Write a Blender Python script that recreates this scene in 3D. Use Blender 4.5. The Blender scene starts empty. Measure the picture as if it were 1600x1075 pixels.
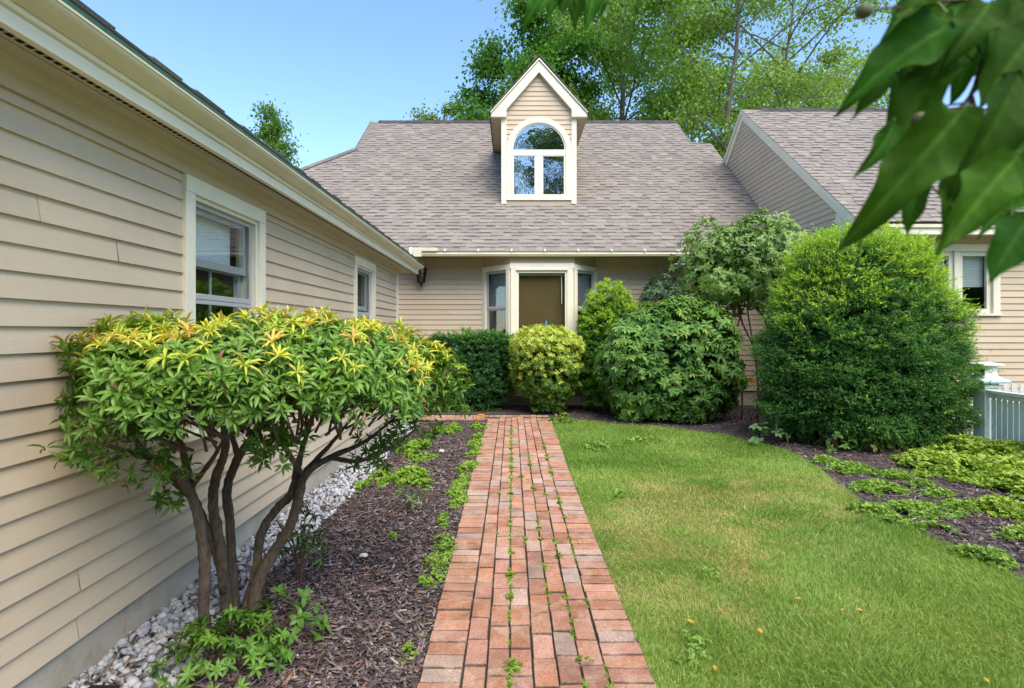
import bpy, math, random
import numpy as np
from mathutils import Vector

S = bpy.context.scene
COL = S.collection
R = math.radians
rng = np.random.default_rng(11)
random.seed(5)

# ------------------------------------------------------------------ camera, sky, sun, exposure
F, HX, HY, EYE = 885.0, 800.0, 517.0, 1.5          # focal length in photo pixels, vanishing point, eye height
cam_d = bpy.data.cameras.new("camera")
cam = bpy.data.objects.new("camera", cam_d); COL.objects.link(cam)
cam.location = (0, 0, EYE); cam.rotation_euler = (R(90), 0, 0)
cam_d.sensor_width = 36.0
cam_d.lens = F / 1600 * 36.0
cam_d.shift_y = -20.5 / 1600
cam_d.clip_start = 0.05; cam_d.clip_end = 2000
cam_d.dof.use_dof = True; cam_d.dof.focus_distance = 7.5; cam_d.dof.aperture_fstop = 5.6
S.camera = cam

SUN_DIR = Vector((0.27, -0.52, 0.81)).normalized()   # from the scene towards the sun
sun_el = math.asin(SUN_DIR.z)
w = bpy.data.worlds.new("World"); S.world = w; w.use_nodes = True
nt = w.node_tree; nt.nodes.clear()
sky = nt.nodes.new("ShaderNodeTexSky"); sky.sky_type = 'NISHITA'
sky.sun_disc = False; sky.sun_elevation = sun_el
sky.sun_rotation = math.atan2(SUN_DIR.x, SUN_DIR.y)
sky.air_density = 1.0; sky.dust_density = 0.15; sky.ozone_density = 2.6; sky.altitude = 100
bg = nt.nodes.new("ShaderNodeBackground"); bg.inputs[1].default_value = 0.135
wo = nt.nodes.new("ShaderNodeOutputWorld")
hs = nt.nodes.new('ShaderNodeHueSaturation'); hs.inputs['Saturation'].default_value = 1.06; hs.inputs['Value'].default_value = .96
nt.links.new(sky.outputs[0], hs.inputs['Color']); nt.links.new(hs.outputs[0], bg.inputs[0]); nt.links.new(bg.outputs[0], wo.inputs[0])
sl = bpy.data.lights.new("sun", 'SUN'); sl.energy = 2.35; sl.angle = R(52); sl.color = (1.0, 0.91, 0.77)
so = bpy.data.objects.new("sun", sl); COL.objects.link(so)
so.rotation_euler = SUN_DIR.to_track_quat('Z', 'Y').to_euler(); so.location = (-4, -9, 14)
S.view_settings.view_transform = 'Standard'; S.view_settings.look = 'None'
S.view_settings.exposure = 1.45; S.view_settings.gamma = 1.0
S.cycles.max_bounces = 6; S.cycles.transparent_max_bounces = 12
S.cycles.use_denoising = True

def P(px, py, d):
    return ((px - HX) / F * d, d, EYE + (HY - py) / F * d)
def G(px, py):
    d = F * EYE / (py - HY)
    return ((px - HX) / F * d, d)

# ------------------------------------------------------------------ materials
def principled(name):
    m = bpy.data.materials.new(name); m.use_nodes = True
    t = m.node_tree
    return m, t, t.nodes["Principled BSDF"]
def nd(t, kind, **kw):
    n = t.nodes.new(kind)
    for k, v in kw.items(): setattr(n, k, v)
    return n
def mixc(t, a, b, fac, mode='MIX'):
    n = nd(t, "ShaderNodeMix", data_type='RGBA', blend_type=mode)
    for i, s in ((0, fac), (6, a), (7, b)):
        if hasattr(s, 'links') or hasattr(s, 'is_linked'): t.links.new(s, n.inputs[i])
        elif isinstance(s, (tuple, list)): n.inputs[i].default_value = (*s, 1) if len(s) == 3 else s
        else: n.inputs[i].default_value = s
    return n.outputs[2]
def noise(t, scale, detail=4, rough=.6, vec=None, dist=0):
    n = nd(t, "ShaderNodeTexNoise"); n.inputs['Scale'].default_value = scale
    n.inputs['Detail'].default_value = detail; n.inputs['Roughness'].default_value = rough
    n.inputs['Distortion'].default_value = dist
    if vec: t.links.new(vec, n.inputs['Vector'])
    return n.outputs['Fac']
def ramp(t, fac, stops):
    n = nd(t, "ShaderNodeValToRGB"); e = n.color_ramp.elements
    while len(e) < len(stops): e.new(.5)
    for el, (p, c) in zip(e, stops):
        el.position = p; el.color = (*c, 1) if isinstance(c, (tuple, list)) else (c, c, c, 1)
    t.links.new(fac, n.inputs[0]); return n.outputs[0]
def objco(t, scale=(1, 1, 1)):
    g = nd(t, "ShaderNodeNewGeometry"); mp = nd(t, "ShaderNodeMapping")
    mp.inputs['Scale'].default_value = scale
    t.links.new(g.outputs['Position'], mp.inputs['Vector']); return mp.outputs[0]
def bump(t, b, h, strength=.3, dist=.01):
    n = nd(t, "ShaderNodeBump"); n.inputs['Strength'].default_value = strength; n.inputs['Distance'].default_value = dist
    t.links.new(h, n.inputs['Height']); t.links.new(n.outputs[0], b.inputs['Normal'])
def tint(t):
    return nd(t, "ShaderNodeAttribute", attribute_name="tint").outputs['Color']

def mat_tinted(name, rough=.7, spec=.3, n1=(8, .75, 1.2), n2=(60, .85, 1.12), bmp=(90, .2, .004), stretch=(1, 1, 1), metal=0):
    m, t, b = principled(name)
    co = objco(t, stretch)
    a = ramp(t, noise(t, n1[0], 5, vec=co), ((.3, n1[1]), (.7, n1[2])))
    c = ramp(t, noise(t, n2[0], 3, vec=co), ((.3, n2[1]), (.7, n2[2])))
    x = mixc(t, tint(t), a, 1.0, 'MULTIPLY'); x = mixc(t, x, c, 1.0, 'MULTIPLY')
    t.links.new(x, b.inputs['Base Color'])
    b.inputs['Roughness'].default_value = rough; b.inputs['Specular IOR Level'].default_value = spec
    b.inputs['Metallic'].default_value = metal
    if bmp: bump(t, b, noise(t, bmp[0], 4, vec=co), bmp[1], bmp[2])
    return m
def mat_flat(name, col, rough=.5, spec=.4, n1=(6, .93, 1.05), bmp=None, metal=0):
    m, t, b = principled(name); co = objco(t)
    a = ramp(t, noise(t, n1[0], 5, vec=co), ((.3, n1[1]), (.7, n1[2])))
    t.links.new(mixc(t, col, a, 1.0, 'MULTIPLY'), b.inputs['Base Color'])
    b.inputs['Roughness'].default_value = rough; b.inputs['Specular IOR Level'].default_value = spec
    b.inputs['Metallic'].default_value = metal
    if bmp: bump(t, b, noise(t, bmp[0], 3, vec=co), bmp[1], bmp[2])
    return m
def mat_leaf(name, rough=.5, spec=.25, trans=.33):
    m, t, b = principled(name)
    c = mixc(t, tint(t), (1.12, 1.12, .95), 1.0, 'MULTIPLY')
    co = objco(t)
    v = ramp(t, noise(t, 35, 2, vec=co), ((.3, .85), (.7, 1.15)))
    x = mixc(t, c, v, 1.0, 'MULTIPLY')
    t.links.new(x, b.inputs['Base Color'])
    b.inputs['Roughness'].default_value = rough; b.inputs['Specular IOR Level'].default_value = spec
    tr = nd(t, "ShaderNodeBsdfTranslucent")
    t.links.new(mixc(t, x, (1.0, 1.0, .45), 1.0, 'MULTIPLY'), tr.inputs[0])
    ms = nd(t, "ShaderNodeMixShader"); ms.inputs[0].default_value = trans
    o = t.nodes["Material Output"]
    t.links.new(b.outputs[0], ms.inputs[1]); t.links.new(tr.outputs[0], ms.inputs[2]); t.links.new(ms.outputs[0], o.inputs[0])
    return m
def mat_glass(name, refl=.35, wob=.02, tintc=(.8, .88, .88)):
    m, t, b = principled(name)
    t.nodes.remove(b)
    o = t.nodes["Material Output"]
    tr = nd(t, "ShaderNodeBsdfTransparent"); tr.inputs[0].default_value = (*tintc, 1)
    gl = nd(t, "ShaderNodeBsdfGlossy"); gl.inputs['Roughness'].default_value = .015
    gl.inputs[0].default_value = (.95, .97, 1, 1)
    if wob:
        bp = nd(t, "ShaderNodeBump"); bp.inputs['Strength'].default_value = wob; bp.inputs['Distance'].default_value = .05
        t.links.new(noise(t, 3.2, 3, vec=objco(t)), bp.inputs['Height']); t.links.new(bp.outputs[0], gl.inputs['Normal'])
    ms = nd(t, "ShaderNodeMixShader"); ms.inputs[0].default_value = refl
    t.links.new(tr.outputs[0], ms.inputs[1]); t.links.new(gl.outputs[0], ms.inputs[2]); t.links.new(ms.outputs[0], o.inputs[0])
    return m

def mat_siding():
    m, t, b = principled("beige clapboard paint")
    co = objco(t)
    a = ramp(t, noise(t, 1.6, 5, vec=co), ((.3, .93), (.7, 1.05)))
    grain = objco(t, (3, 3, 90))
    c = ramp(t, noise(t, 3, 4, vec=grain), ((.3, .955), (.7, 1.03)))
    spots = ramp(t, noise(t, 22, 2, vec=co), ((.70, 1.0), (.76, .86)))
    x = mixc(t, tint(t), a, 1.0, 'MULTIPLY'); x = mixc(t, x, c, 1.0, 'MULTIPLY'); x = mixc(t, x, spots, .5, 'MULTIPLY')
    t.links.new(x, b.inputs['Base Color'])
    b.inputs['Roughness'].default_value = .62; b.inputs['Specular IOR Level'].default_value = .3
    bump(t, b, noise(t, 4, 4, vec=grain), .12, .003)
    return m
def mat_concrete():
    m, t, b = principled("weathered concrete"); co = objco(t)
    a = ramp(t, noise(t, 2.4, 6, .65, co, .6), ((.25, (.34, .29, .21)), (.5, (.45, .39, .30)), (.75, (.52, .46, .37))))
    st = ramp(t, noise(t, 9, 5, .7, co), ((.55, 1.0), (.72, .72)))
    t.links.new(mixc(t, a, st, .8, 'MULTIPLY'), b.inputs['Base Color'])
    b.inputs['Roughness'].default_value = .9
    bump(t, b, noise(t, 60, 5, vec=co), .35, .004); return m
def mat_bark(name, a, c):
    m, t, b = principled(name)
    co = objco(t, (1, 1, .35))
    x = ramp(t, noise(t, 45, 6, .7, co, 1.2), ((.3, a), (.68, c)))
    t.links.new(x, b.inputs['Base Color']); b.inputs['Roughness'].default_value = .9
    bump(t, b, noise(t, 60, 5, .7, co, 1.0), .9, .012); return m
def mat_soil(name, a, c, scale=9):
    m, t, b = principled(name); co = objco(t)
    x = ramp(t, noise(t, scale, 8, .75, co, .4), ((.3, a), (.7, c)))
    y = ramp(t, noise(t, scale * 9, 3, .6, co), ((.3, .6), (.7, 1.3)))
    t.links.new(mixc(t, x, y, 1.0, 'MULTIPLY'), b.inputs['Base Color']); b.inputs['Roughness'].default_value = .95
    bump(t, b, noise(t, scale * 6, 5, vec=co), .8, .02); return m

SIDE = (.565, .450, .318)
M = {}
M['siding'] = mat_siding()
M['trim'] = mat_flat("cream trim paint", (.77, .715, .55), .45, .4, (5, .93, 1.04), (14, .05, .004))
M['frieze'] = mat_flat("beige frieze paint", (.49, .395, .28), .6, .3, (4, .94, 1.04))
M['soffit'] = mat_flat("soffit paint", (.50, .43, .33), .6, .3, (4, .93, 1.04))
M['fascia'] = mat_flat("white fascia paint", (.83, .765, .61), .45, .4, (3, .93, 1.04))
M['gutter'] = mat_flat("cream gutter paint", (.68, .62, .44), .35, .5, (3, .9, 1.05))
M['drip'] = mat_flat("drip edge with painted tree reflection", (.045, .10, .062), .4, .5, (7, .7, 1.2))  # green reflection of the trees in the metal, put into its base colour
M['dark'] = mat_flat("dark void", (.02, .018, .015), .9, .1)
M['room'] = mat_flat("dim room", (.05, .048, .05), .9, .1)
M['shingle'] = mat_tinted("asphalt shingle", .95, .15, (3, .92, 1.08), (140, .72, 1.25), (220, .5, .003))
M['concrete'] = mat_concrete()
M['sash'] = mat_flat("grey storm sash", (.42, .42, .41), .4, .4)
M['wsash'] = mat_flat("cream sash", (.74, .70, .56), .4, .4)
M['pane'] = mat_glass("window pane", .075, .008, (.92, .96, .96))
M['pane_up'] = mat_glass("reflective dormer pane", .5, .05)
M['pane_bay'] = mat_glass("bay pane", .035, .004, (.95, .95, .9))
M['blind'] = mat_flat("window blind", (.80, .82, .82), .6, .2)
M['blind_warm'] = mat_flat("olive roman shade", (.12, .090, .045), .85, .1, (3, .9, 1.08))
M['curtain'] = mat_flat("curtain", (.33, .35, .38), .8, .1)
M['bronze'] = mat_flat("dark bronze", (.05, .038, .025), .45, .5, (20, .6, 1.5), metal=.6)
M['lampglass'] = mat_glass("lamp glass", .15, .02, (.35, .32, .24))
m_, t_, b_ = principled("clay paver"); co_ = objco(t_)
x_ = mixc(t_, tint(t_), ramp(t_, noise(t_, 7, 5, vec=co_), ((.3, .80), (.7, 1.2))), 1.0, 'MULTIPLY')
x_ = mixc(t_, x_, (.50, .345, .25), ramp(t_, noise(t_, 5.5, 5, .7, co_, .8), ((.45, 0.0), (.70, .72))))      # pale worn bloom
x_ = mixc(t_, x_, (.085, .062, .05), ramp(t_, noise(t_, 2.3, 5, .7, co_, .5), ((.55, 0.0), (.74, .62))))       # dark damp stains
x_ = mixc(t_, x_, ramp(t_, noise(t_, 85, 3, vec=co_), ((.3, .70), (.7, 1.22))), 1.0, 'MULTIPLY')
t_.links.new(x_, b_.inputs['Base Color']); b_.inputs['Roughness'].default_value = .85; b_.inputs['Specular IOR Level'].default_value = .25
bump(t_, b_, noise(t_, 100, 5, vec=co_), .55, .006); M['brick'] = m_
M['sand'] = mat_soil("joint soil", (.04, .035, .02), (.10, .085, .05), 14)
M['mulch'] = mat_soil("shredded bark mulch", (.04, .028, .026), (.13, .095, .08), 14)
M['chip'] = mat_tinted("bark chip", .9, .2, (20, .7, 1.3), (90, .75, 1.2), None)
M['pebble'] = mat_tinted("marble pebble", .7, .3, (30, .88, 1.08), (90, .9, 1.05), None)
M['lawn'] = mat_soil("thatch and soil", (.13, .19, .045), (.27, .30, .10), 3)
M['leaf'] = mat_leaf("leaf")
M['gloss'] = mat_leaf("glossy leaf", .38, .4, .26)
M['needle'] = mat_leaf("needle", .5, .3, .28)
M['far'] = mat_leaf("far leaf", .55, .2, .42)
M['bark'] = mat_bark("rough bark", (.028, .020, .014), (.17, .125, .085))
M['bark_grey'] = mat_bark("grey bark", (.07, .06, .05), (.24, .21, .18))
M['twig'] = mat_bark("twig bark", (.05, .03, .018), (.16, .10, .06))
M['fence'] = mat_flat("pale fence paint", (.80, .845, .79), .4, .4, (4, .93, 1.04))
M['fence_cap'] = mat_flat("white fence cap", (.74, .76, .70), .4, .4)
M['fence_band'] = mat_flat("teal band", (.22, .50, .52), .4, .4)
M['orange'] = mat_flat("orange plastic", (.85, .28, .02), .4, .4)
M['blue'] = mat_flat("blue glaze", (.04, .20, .30), .2, .5)
M['white'] = mat_flat("white plastic", (.8, .8, .78), .4, .4)
M['fruit'] = mat_flat("green fruit", (.09, .10, .035), .6, .3, (60, .7, 1.2))
M['stalk'] = mat_flat('green leaf stalk', (.10, .15, .03), .5, .3)
M['ridge'] = mat_tinted("ridge cap", .95, .1, (5, .8, 1.15), (120, .8, 1.2), (200, .4, .003))

# ------------------------------------------------------------------ object helpers
def props(o, label=None, cat=None, group=None, kind=None):
    for k, v in (('label', label), ('category', cat), ('group', group), ('kind', kind)):
        if v: o[k] = v
    return o
def thing(name, label, cat, loc=(0, 0, 0), group=None):
    o = bpy.data.objects.new(name, None); COL.objects.link(o); o.location = loc
    o.empty_display_size = .1
    return props(o, label, cat, group)
def par(o, parent):
    if parent is not None:
        o.parent = parent
        wl = Vector(parent.location); q = parent.parent
        while q is not None: wl += Vector(q.location); q = q.parent
        o.location = Vector(o.location) - wl
    return o

class MB:
    def __init__(s): s.v = []; s.f = []; s.c = []
    def poly(s, pts, col=(1, 1, 1)):
        n = len(s.v); s.v += [tuple(p) for p in pts]; s.f.append(tuple(range(n, n + len(pts)))); s.c.append(col)
    def mesh(s, verts, faces, col=(1, 1, 1)):
        n = len(s.v); s.v += [tuple(p) for p in verts]
        for f in faces: s.f.append(tuple(i + n for i in f)); s.c.append(col)
    def box(s, x0, x1, y0, y1, z0, z1, col=(1, 1, 1)):
        v = [(x, y, z) for z in (z0, z1) for y in (y0, y1) for x in (x0, x1)]
        s.mesh(v, [(0, 2, 3, 1), (4, 5, 7, 6), (0, 1, 5, 4), (2, 6, 7, 3), (0, 4, 6, 2), (1, 3, 7, 5)], col)
    def fbox(s, fr, u0, u1, n0, n1, z0, z1, col=(1, 1, 1)):
        O, U, N = fr
        def q(u, n, z): return (O[0] + U[0] * u + N[0] * n, O[1] + U[1] * u + N[1] * n, O[2] + z)
        v = [q(u, n, z) for z in (z0, z1) for n in (n0, n1) for u in (u0, u1)]
        s.mesh(v, [(0, 2, 3, 1), (4, 5, 7, 6), (0, 1, 5, 4), (2, 6, 7, 3), (0, 4, 6, 2), (1, 3, 7, 5)], col)
    def prism(s, prof, a, b, place, col=(1, 1, 1)):
        # prof: closed 2D outline, place(p2, t) -> 3D
        n = len(prof)
        v = [place(p, a) for p in prof] + [place(p, b) for p in prof]
        f = [(i, (i + 1) % n, n + (i + 1) % n, n + i) for i in range(n)] + [tuple(range(n))[::-1], tuple(range(n, 2 * n))]
        s.mesh(v, f, col)
    def tube(s, pts, rad, n=8, col=(1, 1, 1), smooth=3, rough=0.0):
        pts = np.array(pts, float); rad = np.array(rad, float) * np.ones(len(pts))
        if smooth > 1 and len(pts) > 2:
            Q = []; Rr = []
            ext = np.vstack([2 * pts[0] - pts[1], pts, 2 * pts[-1] - pts[-2]])
            for i in range(len(pts) - 1):
                p0, p1, p2, p3 = ext[i:i + 4]
                for k in range(smooth):
                    t = k / smooth
                    Q.append(.5 * (2 * p1 + (p2 - p0) * t + (2 * p0 - 5 * p1 + 4 * p2 - p3) * t * t + (3 * p1 - p0 - 3 * p2 + p3) * t ** 3))
                    Rr.append(rad[i] * (1 - t) + rad[i + 1] * t)
            Q.append(pts[-1]); Rr.append(rad[-1]); pts = np.array(Q); rad = np.array(Rr)
        T = np.gradient(pts, axis=0); T /= np.linalg.norm(T, axis=1)[:, None] + 1e-9
        ref = np.array((0, 0, 1.)) if abs(T[0][2]) < .8 else np.array((0, 1., 0))
        x = np.cross(ref, T[0]); x /= np.linalg.norm(x)
        V = []
        for i in range(len(pts)):
            x = x - T[i] * x.dot(T[i]); x /= np.linalg.norm(x) + 1e-9
            y = np.cross(T[i], x)
            for k in range(n):
                a = 2 * math.pi * k / n
                rr = rad[i] * (1 + (rng.uniform(-rough, rough) if rough else 0))
                V.append(pts[i] + rr * (math.cos(a) * x + math.sin(a) * y))
        L = len(pts)
        Fc = [(i * n + k, i * n + (k + 1) % n, (i + 1) * n + (k + 1) % n, (i + 1) * n + k) for i in range(L - 1) for k in range(n)]
        Fc += [tuple(range(n))[::-1], tuple(range((L - 1) * n, L * n))]
        s.mesh(V, Fc, col)
    def lathe(s, c, prof, n=14, col=(1, 1, 1)):
        V = [(c[0] + r * math.cos(2 * math.pi * k / n), c[1] + r * math.sin(2 * math.pi * k / n), c[2] + z) for r, z in prof for k in range(n)]
        L = len(prof)
        Fc = [(i * n + k, i * n + (k + 1) % n, (i + 1) * n + (k + 1) % n, (i + 1) * n + k) for i in range(L - 1) for k in range(n)]
        Fc += [tuple(range(n))[::-1], tuple(range((L - 1) * n, L * n))]
        s.mesh(V, Fc, col)
    def build(s, name, mat, parent=None, smooth=False, bevel=0):
        me = bpy.data.meshes.new(name); me.from_pydata(s.v, [], s.f); me.update()
        a = me.color_attributes.new("tint", 'FLOAT_COLOR', 'CORNER')
        cnt = np.array([len(f) for f in s.f]); c = np.ones((len(s.f), 4)); c[:, :3] = np.array(s.c)
        a.data.foreach_set("color", np.repeat(c, cnt, axis=0).ravel())
        if smooth: me.polygons.foreach_set("use_smooth", [True] * len(me.polygons))
        me.materials.append(mat)
        o = bpy.data.objects.new(name, me); COL.objects.link(o)
        if bevel:
            b = o.modifiers.new("bevel", 'BEVEL'); b.width = bevel; b.segments = 2; b.limit_method = 'ANGLE'
        return par(o, parent)

def unit(a): return a / (np.linalg.norm(a, axis=-1, keepdims=True) + 1e-9)
def rand_dir(n): return unit(rng.normal(size=(n, 3)))

def vnoise(p):
    p = np.asarray(p, float); i = np.floor(p).astype(np.int64); f = p - i; f = f * f * (3 - 2 * f)
    def h(x, y, z):
        k = (x * 374761393 + y * 668265263 + z * 1274126177) & 0x7fffffff
        k = ((k ^ (k >> 13)) * 1103515245 + 12345) & 0x7fffffff
        k = ((k ^ (k >> 11)) * 69069 + 1) & 0x7fffffff
        return (k & 0xffffff) / 0xffffff
    r = 0
    for dx in (0, 1):
        for dy in (0, 1):
            for dz in (0, 1):
                wgt = (f[:, 0] if dx else 1 - f[:, 0]) * (f[:, 1] if dy else 1 - f[:, 1]) * (f[:, 2] if dz else 1 - f[:, 2])
                r = r + wgt * h(i[:, 0] + dx, i[:, 1] + dy, i[:, 2] + dz)
    return r

# leaf templates: points (along, across, up), faces all of one size
T_DIAMOND = (np.array([(0, 0, 0), (.45, -.5, .05), (1, 0, -.08), (.45, .5, .05)]), np.array([(0, 1, 2, 3)]))
T_BENT = (np.array([(0, 0, 0), (.5, -.5, .10), (.5, 0, 0.02), (1, 0, -.10), (.5, .5, .10)]), np.array([(0, 1, 2), (1, 3, 2), (0, 2, 4), (2, 3, 4)]))
T_LEAF = (np.array([(0, 0, 0), (.3, -.42, .10), (.3, 0, .02), (.3, .42, .10), (.68, -.40, .03), (.68, 0, -.05), (.68, .40, .03), (1, 0, -.22)]),
          np.array([(0, 1, 2), (0, 2, 3), (1, 4, 5), (1, 5, 2), (2, 5, 6), (2, 6, 3), (4, 7, 5), (5, 7, 6)]))
T_NEEDLE = (np.array([(0, -.5, 0), (0, .5, 0), (1, .25, -.05), (1, -.25, -.05)]), np.array([(0, 1, 2, 3)]))
T_BLADE = (np.array([(0, -.5, 0), (0, .5, 0), (.5, .42, .06), (.5, -.42, .06), (1, .05, -.16), (1, -.05, -.16)]), np.array([(0, 1, 2, 3), (3, 2, 4, 5)]))
bx = [(x, y, z) for z in (-.5, .5) for y in (-.5, .5) for x in (-.5, .5)]
T_CHIP = (np.array(bx) * (1, 1, 1) + np.array([(0, .25 * abs(x), 0) for x, y, z in bx]), np.array([(0, 2, 3, 1), (4, 5, 7, 6), (0, 1, 5, 4), (2, 6, 7, 3), (0, 4, 6, 2), (1, 3, 7, 5)]))
def cubesphere():
    import itertools
    idx = {}; V = []; Fc = []
    def gid(p):
        if p not in idx: idx[p] = len(V); V.append(p)
        return idx[p]
    for ax in range(3):
        for sgn in (-1, 1):
            for i in (-1, 0):
                for j in (-1, 0):
                    c = []
                    for a, b in ((i, j), (i + 1, j), (i + 1, j + 1), (i, j + 1)):
                        p = [0, 0, 0]; p[ax] = sgn; p[(ax + 1) % 3] = a; p[(ax + 2) % 3] = b; c.append(gid(tuple(p)))
                    Fc.append(tuple(c if sgn > 0 else c[::-1]))
    V = np.array(V, float); V = V / np.linalg.norm(V, axis=1)[:, None] ** .8 * .5
    return V, np.array(Fc)
T_PEB = cubesphere()

def instance(name, tmpl, pos, ax, up, length, width, cols, mat, parent=None, smooth=False, thick=None, vcol=None):
    """many copies of one small template merged into one mesh (leaves of one plant, chips, blades)"""
    tp, tf = tmpl; n = len(pos); k = len(tp)
    ax = unit(ax); t = np.cross(up, ax); bad = np.linalg.norm(t, axis=1) < 1e-4
    t[bad] = np.cross(ax[bad], (0.3, 0.9, 0.2)); t = unit(t); nn = np.cross(ax, t)
    length = np.broadcast_to(length, (n,)); width = np.broadcast_to(width, (n,))
    th = length if thick is None else np.broadcast_to(thick, (n,))
    v = (pos[:, None, :] + ax[:, None, :] * (tp[None, :, 0, None] * length[:, None, None])
         + t[:, None, :] * (tp[None, :, 1, None] * width[:, None, None]) + nn[:, None, :] * (tp[None, :, 2, None] * th[:, None, None]))
    m = tf.shape[1]
    loops = (tf[None] + (np.arange(n) * k)[:, None, None]).reshape(-1).astype(np.int32)
    npoly = n * len(tf)
    me = bpy.data.meshes.new(name)
    me.vertices.add(n * k); me.vertices.foreach_set("co", v.reshape(-1).astype(np.float32))
    me.loops.add(len(loops)); me.loops.foreach_set("vertex_index", loops)
    me.polygons.add(npoly); me.polygons.foreach_set("loop_start", (np.arange(npoly) * m).astype(np.int32))
    me.update(calc_edges=True)
    a = me.color_attributes.new("tint", 'FLOAT_COLOR', 'POINT')
    c = np.ones((n, 4), np.float32); c[:, :3] = np.clip(cols, 0, 1)
    cc = np.repeat(c, k, axis=0)
    if vcol is not None: cc[:, :3] = np.clip(cc[:, :3] * np.tile(vcol, (n, 1)), 0, 1)
    a.data.foreach_set("color", cc.ravel())
    if smooth: me.polygons.foreach_set("use_smooth", np.ones(npoly, bool))
    me.materials.append(mat)
    o = bpy.data.objects.new(name, me); COL.objects.link(o)
    return par(o, parent)

def rosettes(p, g, n, el, spread=.25):
    """n leaves around each tip p with axis g: returns base points, axes, ups and tip index"""
    N = len(p); g = unit(g)
    idx = np.repeat(np.arange(N), n); a = np.tile(np.arange(n) * 2.39996, N) + np.repeat(rng.uniform(0, 6.28, N), n)
    G_ = g[idx]; h = np.where(np.abs(G_[:, 2:3]) < .9, np.array([[0, 0, 1.]]), np.array([[1., 0, 0]]))
    x = unit(np.cross(h, G_)); y = np.cross(G_, x)
    e = rng.normal(el, spread, N * n)[:, None]
    rad = np.cos(a)[:, None] * x + np.sin(a)[:, None] * y
    axx = np.cos(e) * rad + np.sin(e) * G_
    up = -np.sin(e) * rad + np.cos(e) * G_
    return p[idx], axx, up, idx

def shell(profile, cx, cy, n, ey=1.0, lump=.12, freq=(2.5, 2.5, 4.0), inset=.2, seed=0, backdrop=.45, tiltx=0):
    prof = np.array(profile, float)
    zz = np.linspace(prof[0, 0], prof[-1, 0], 300); rr = np.interp(zz, prof[:, 0], prof[:, 1])
    dr = np.gradient(rr, zz); wgt = (rr + .03) * np.sqrt(1 + np.clip(dr, -6, 6) ** 2)
    cdf = np.cumsum(wgt); cdf /= cdf[-1]
    k = int(n * 1.5)
    z = np.interp(rng.random(k), cdf, zz); r = np.interp(z, zz, rr); d = np.clip(np.interp(z, zz, dr), -6, 6)
    th = rng.uniform(0, 2 * np.pi, k)
    nr = unit(np.stack([np.cos(th), np.sin(th) / ey, -d], 1))
    keep = (nr[:, 1] < .25) | (rng.random(k) < backdrop)
    z, r, th, nr = z[keep], r[keep], th[keep], nr[keep]
    p = np.stack([cx + r * np.cos(th) + tiltx * (z - prof[0, 0]), cy + ey * r * np.sin(th), z], 1)
    ln = vnoise(p * np.array(freq) + seed * 7.3) - .5 + .5 * (vnoise(p * np.array(freq) * 2.3 + seed * 3.1) - .5)
    p = p + nr * (lump * 2 * ln)[:, None]
    ins = rng.random(len(p)) ** 1.8 * inset
    p = p - nr * ins[:, None]
    p[:, 2] = np.maximum(p[:, 2], .01)
    return p, nr, ln, ins

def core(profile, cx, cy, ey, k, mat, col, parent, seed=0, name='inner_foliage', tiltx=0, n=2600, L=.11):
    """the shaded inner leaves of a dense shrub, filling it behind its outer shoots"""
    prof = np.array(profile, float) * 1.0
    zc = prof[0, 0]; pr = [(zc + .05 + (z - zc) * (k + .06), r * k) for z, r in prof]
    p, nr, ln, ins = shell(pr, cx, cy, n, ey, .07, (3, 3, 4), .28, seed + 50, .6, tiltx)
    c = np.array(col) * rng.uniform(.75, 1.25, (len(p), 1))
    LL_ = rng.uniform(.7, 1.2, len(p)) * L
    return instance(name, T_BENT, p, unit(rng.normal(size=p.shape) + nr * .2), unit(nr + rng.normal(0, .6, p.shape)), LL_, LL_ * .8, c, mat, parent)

# ------------------------------------------------------------------ ground
FAR = 600
b = MB(); b.poly([(-FAR, -FAR, -.012), (FAR, -FAR, -.012), (FAR, FAR, -.012), (-FAR, FAR, -.012)])
props(b.build('ground', M['lawn']), kind='structure')

bed_edge = [G(870, 653), G(960, 662), G(1040, 668), G(1120, 678), G(1180, 690), G(1235, 706), G(1275, 728), G(1310, 757), G(1355, 790), G(1410, 820),
            G(1470, 848), G(1540, 872), G(1600, 905), (3.15, 2.6), (3.25, 1.2), (3.4, -2)]
b = MB()
outer = [(8.7, -2), (8.7, 9.0), (5.4, 9.0), (5.4, 11.45), (.2, 11.45), (.5, 10.0)]
b.poly([(x, y, 0.0) for x, y in bed_edge + outer])
props(b.build('mulch_bed', M['mulch']), kind='structure')
b = MB(); b.poly([(-1.60, -2, 0.0), (-.385, -2, 0.0), (-.40, 9.3, 0.0), (-1.60, 9.3, 0.0)])
b.poly([(-2.6, 10.15, 0.0), (.48, 10.15, 0.0), (.2, 11.45, 0.0), (-2.6, 11.45, 0.0)])
props(b.build('mulch_bed', M['mulch']), kind='structure')

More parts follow.
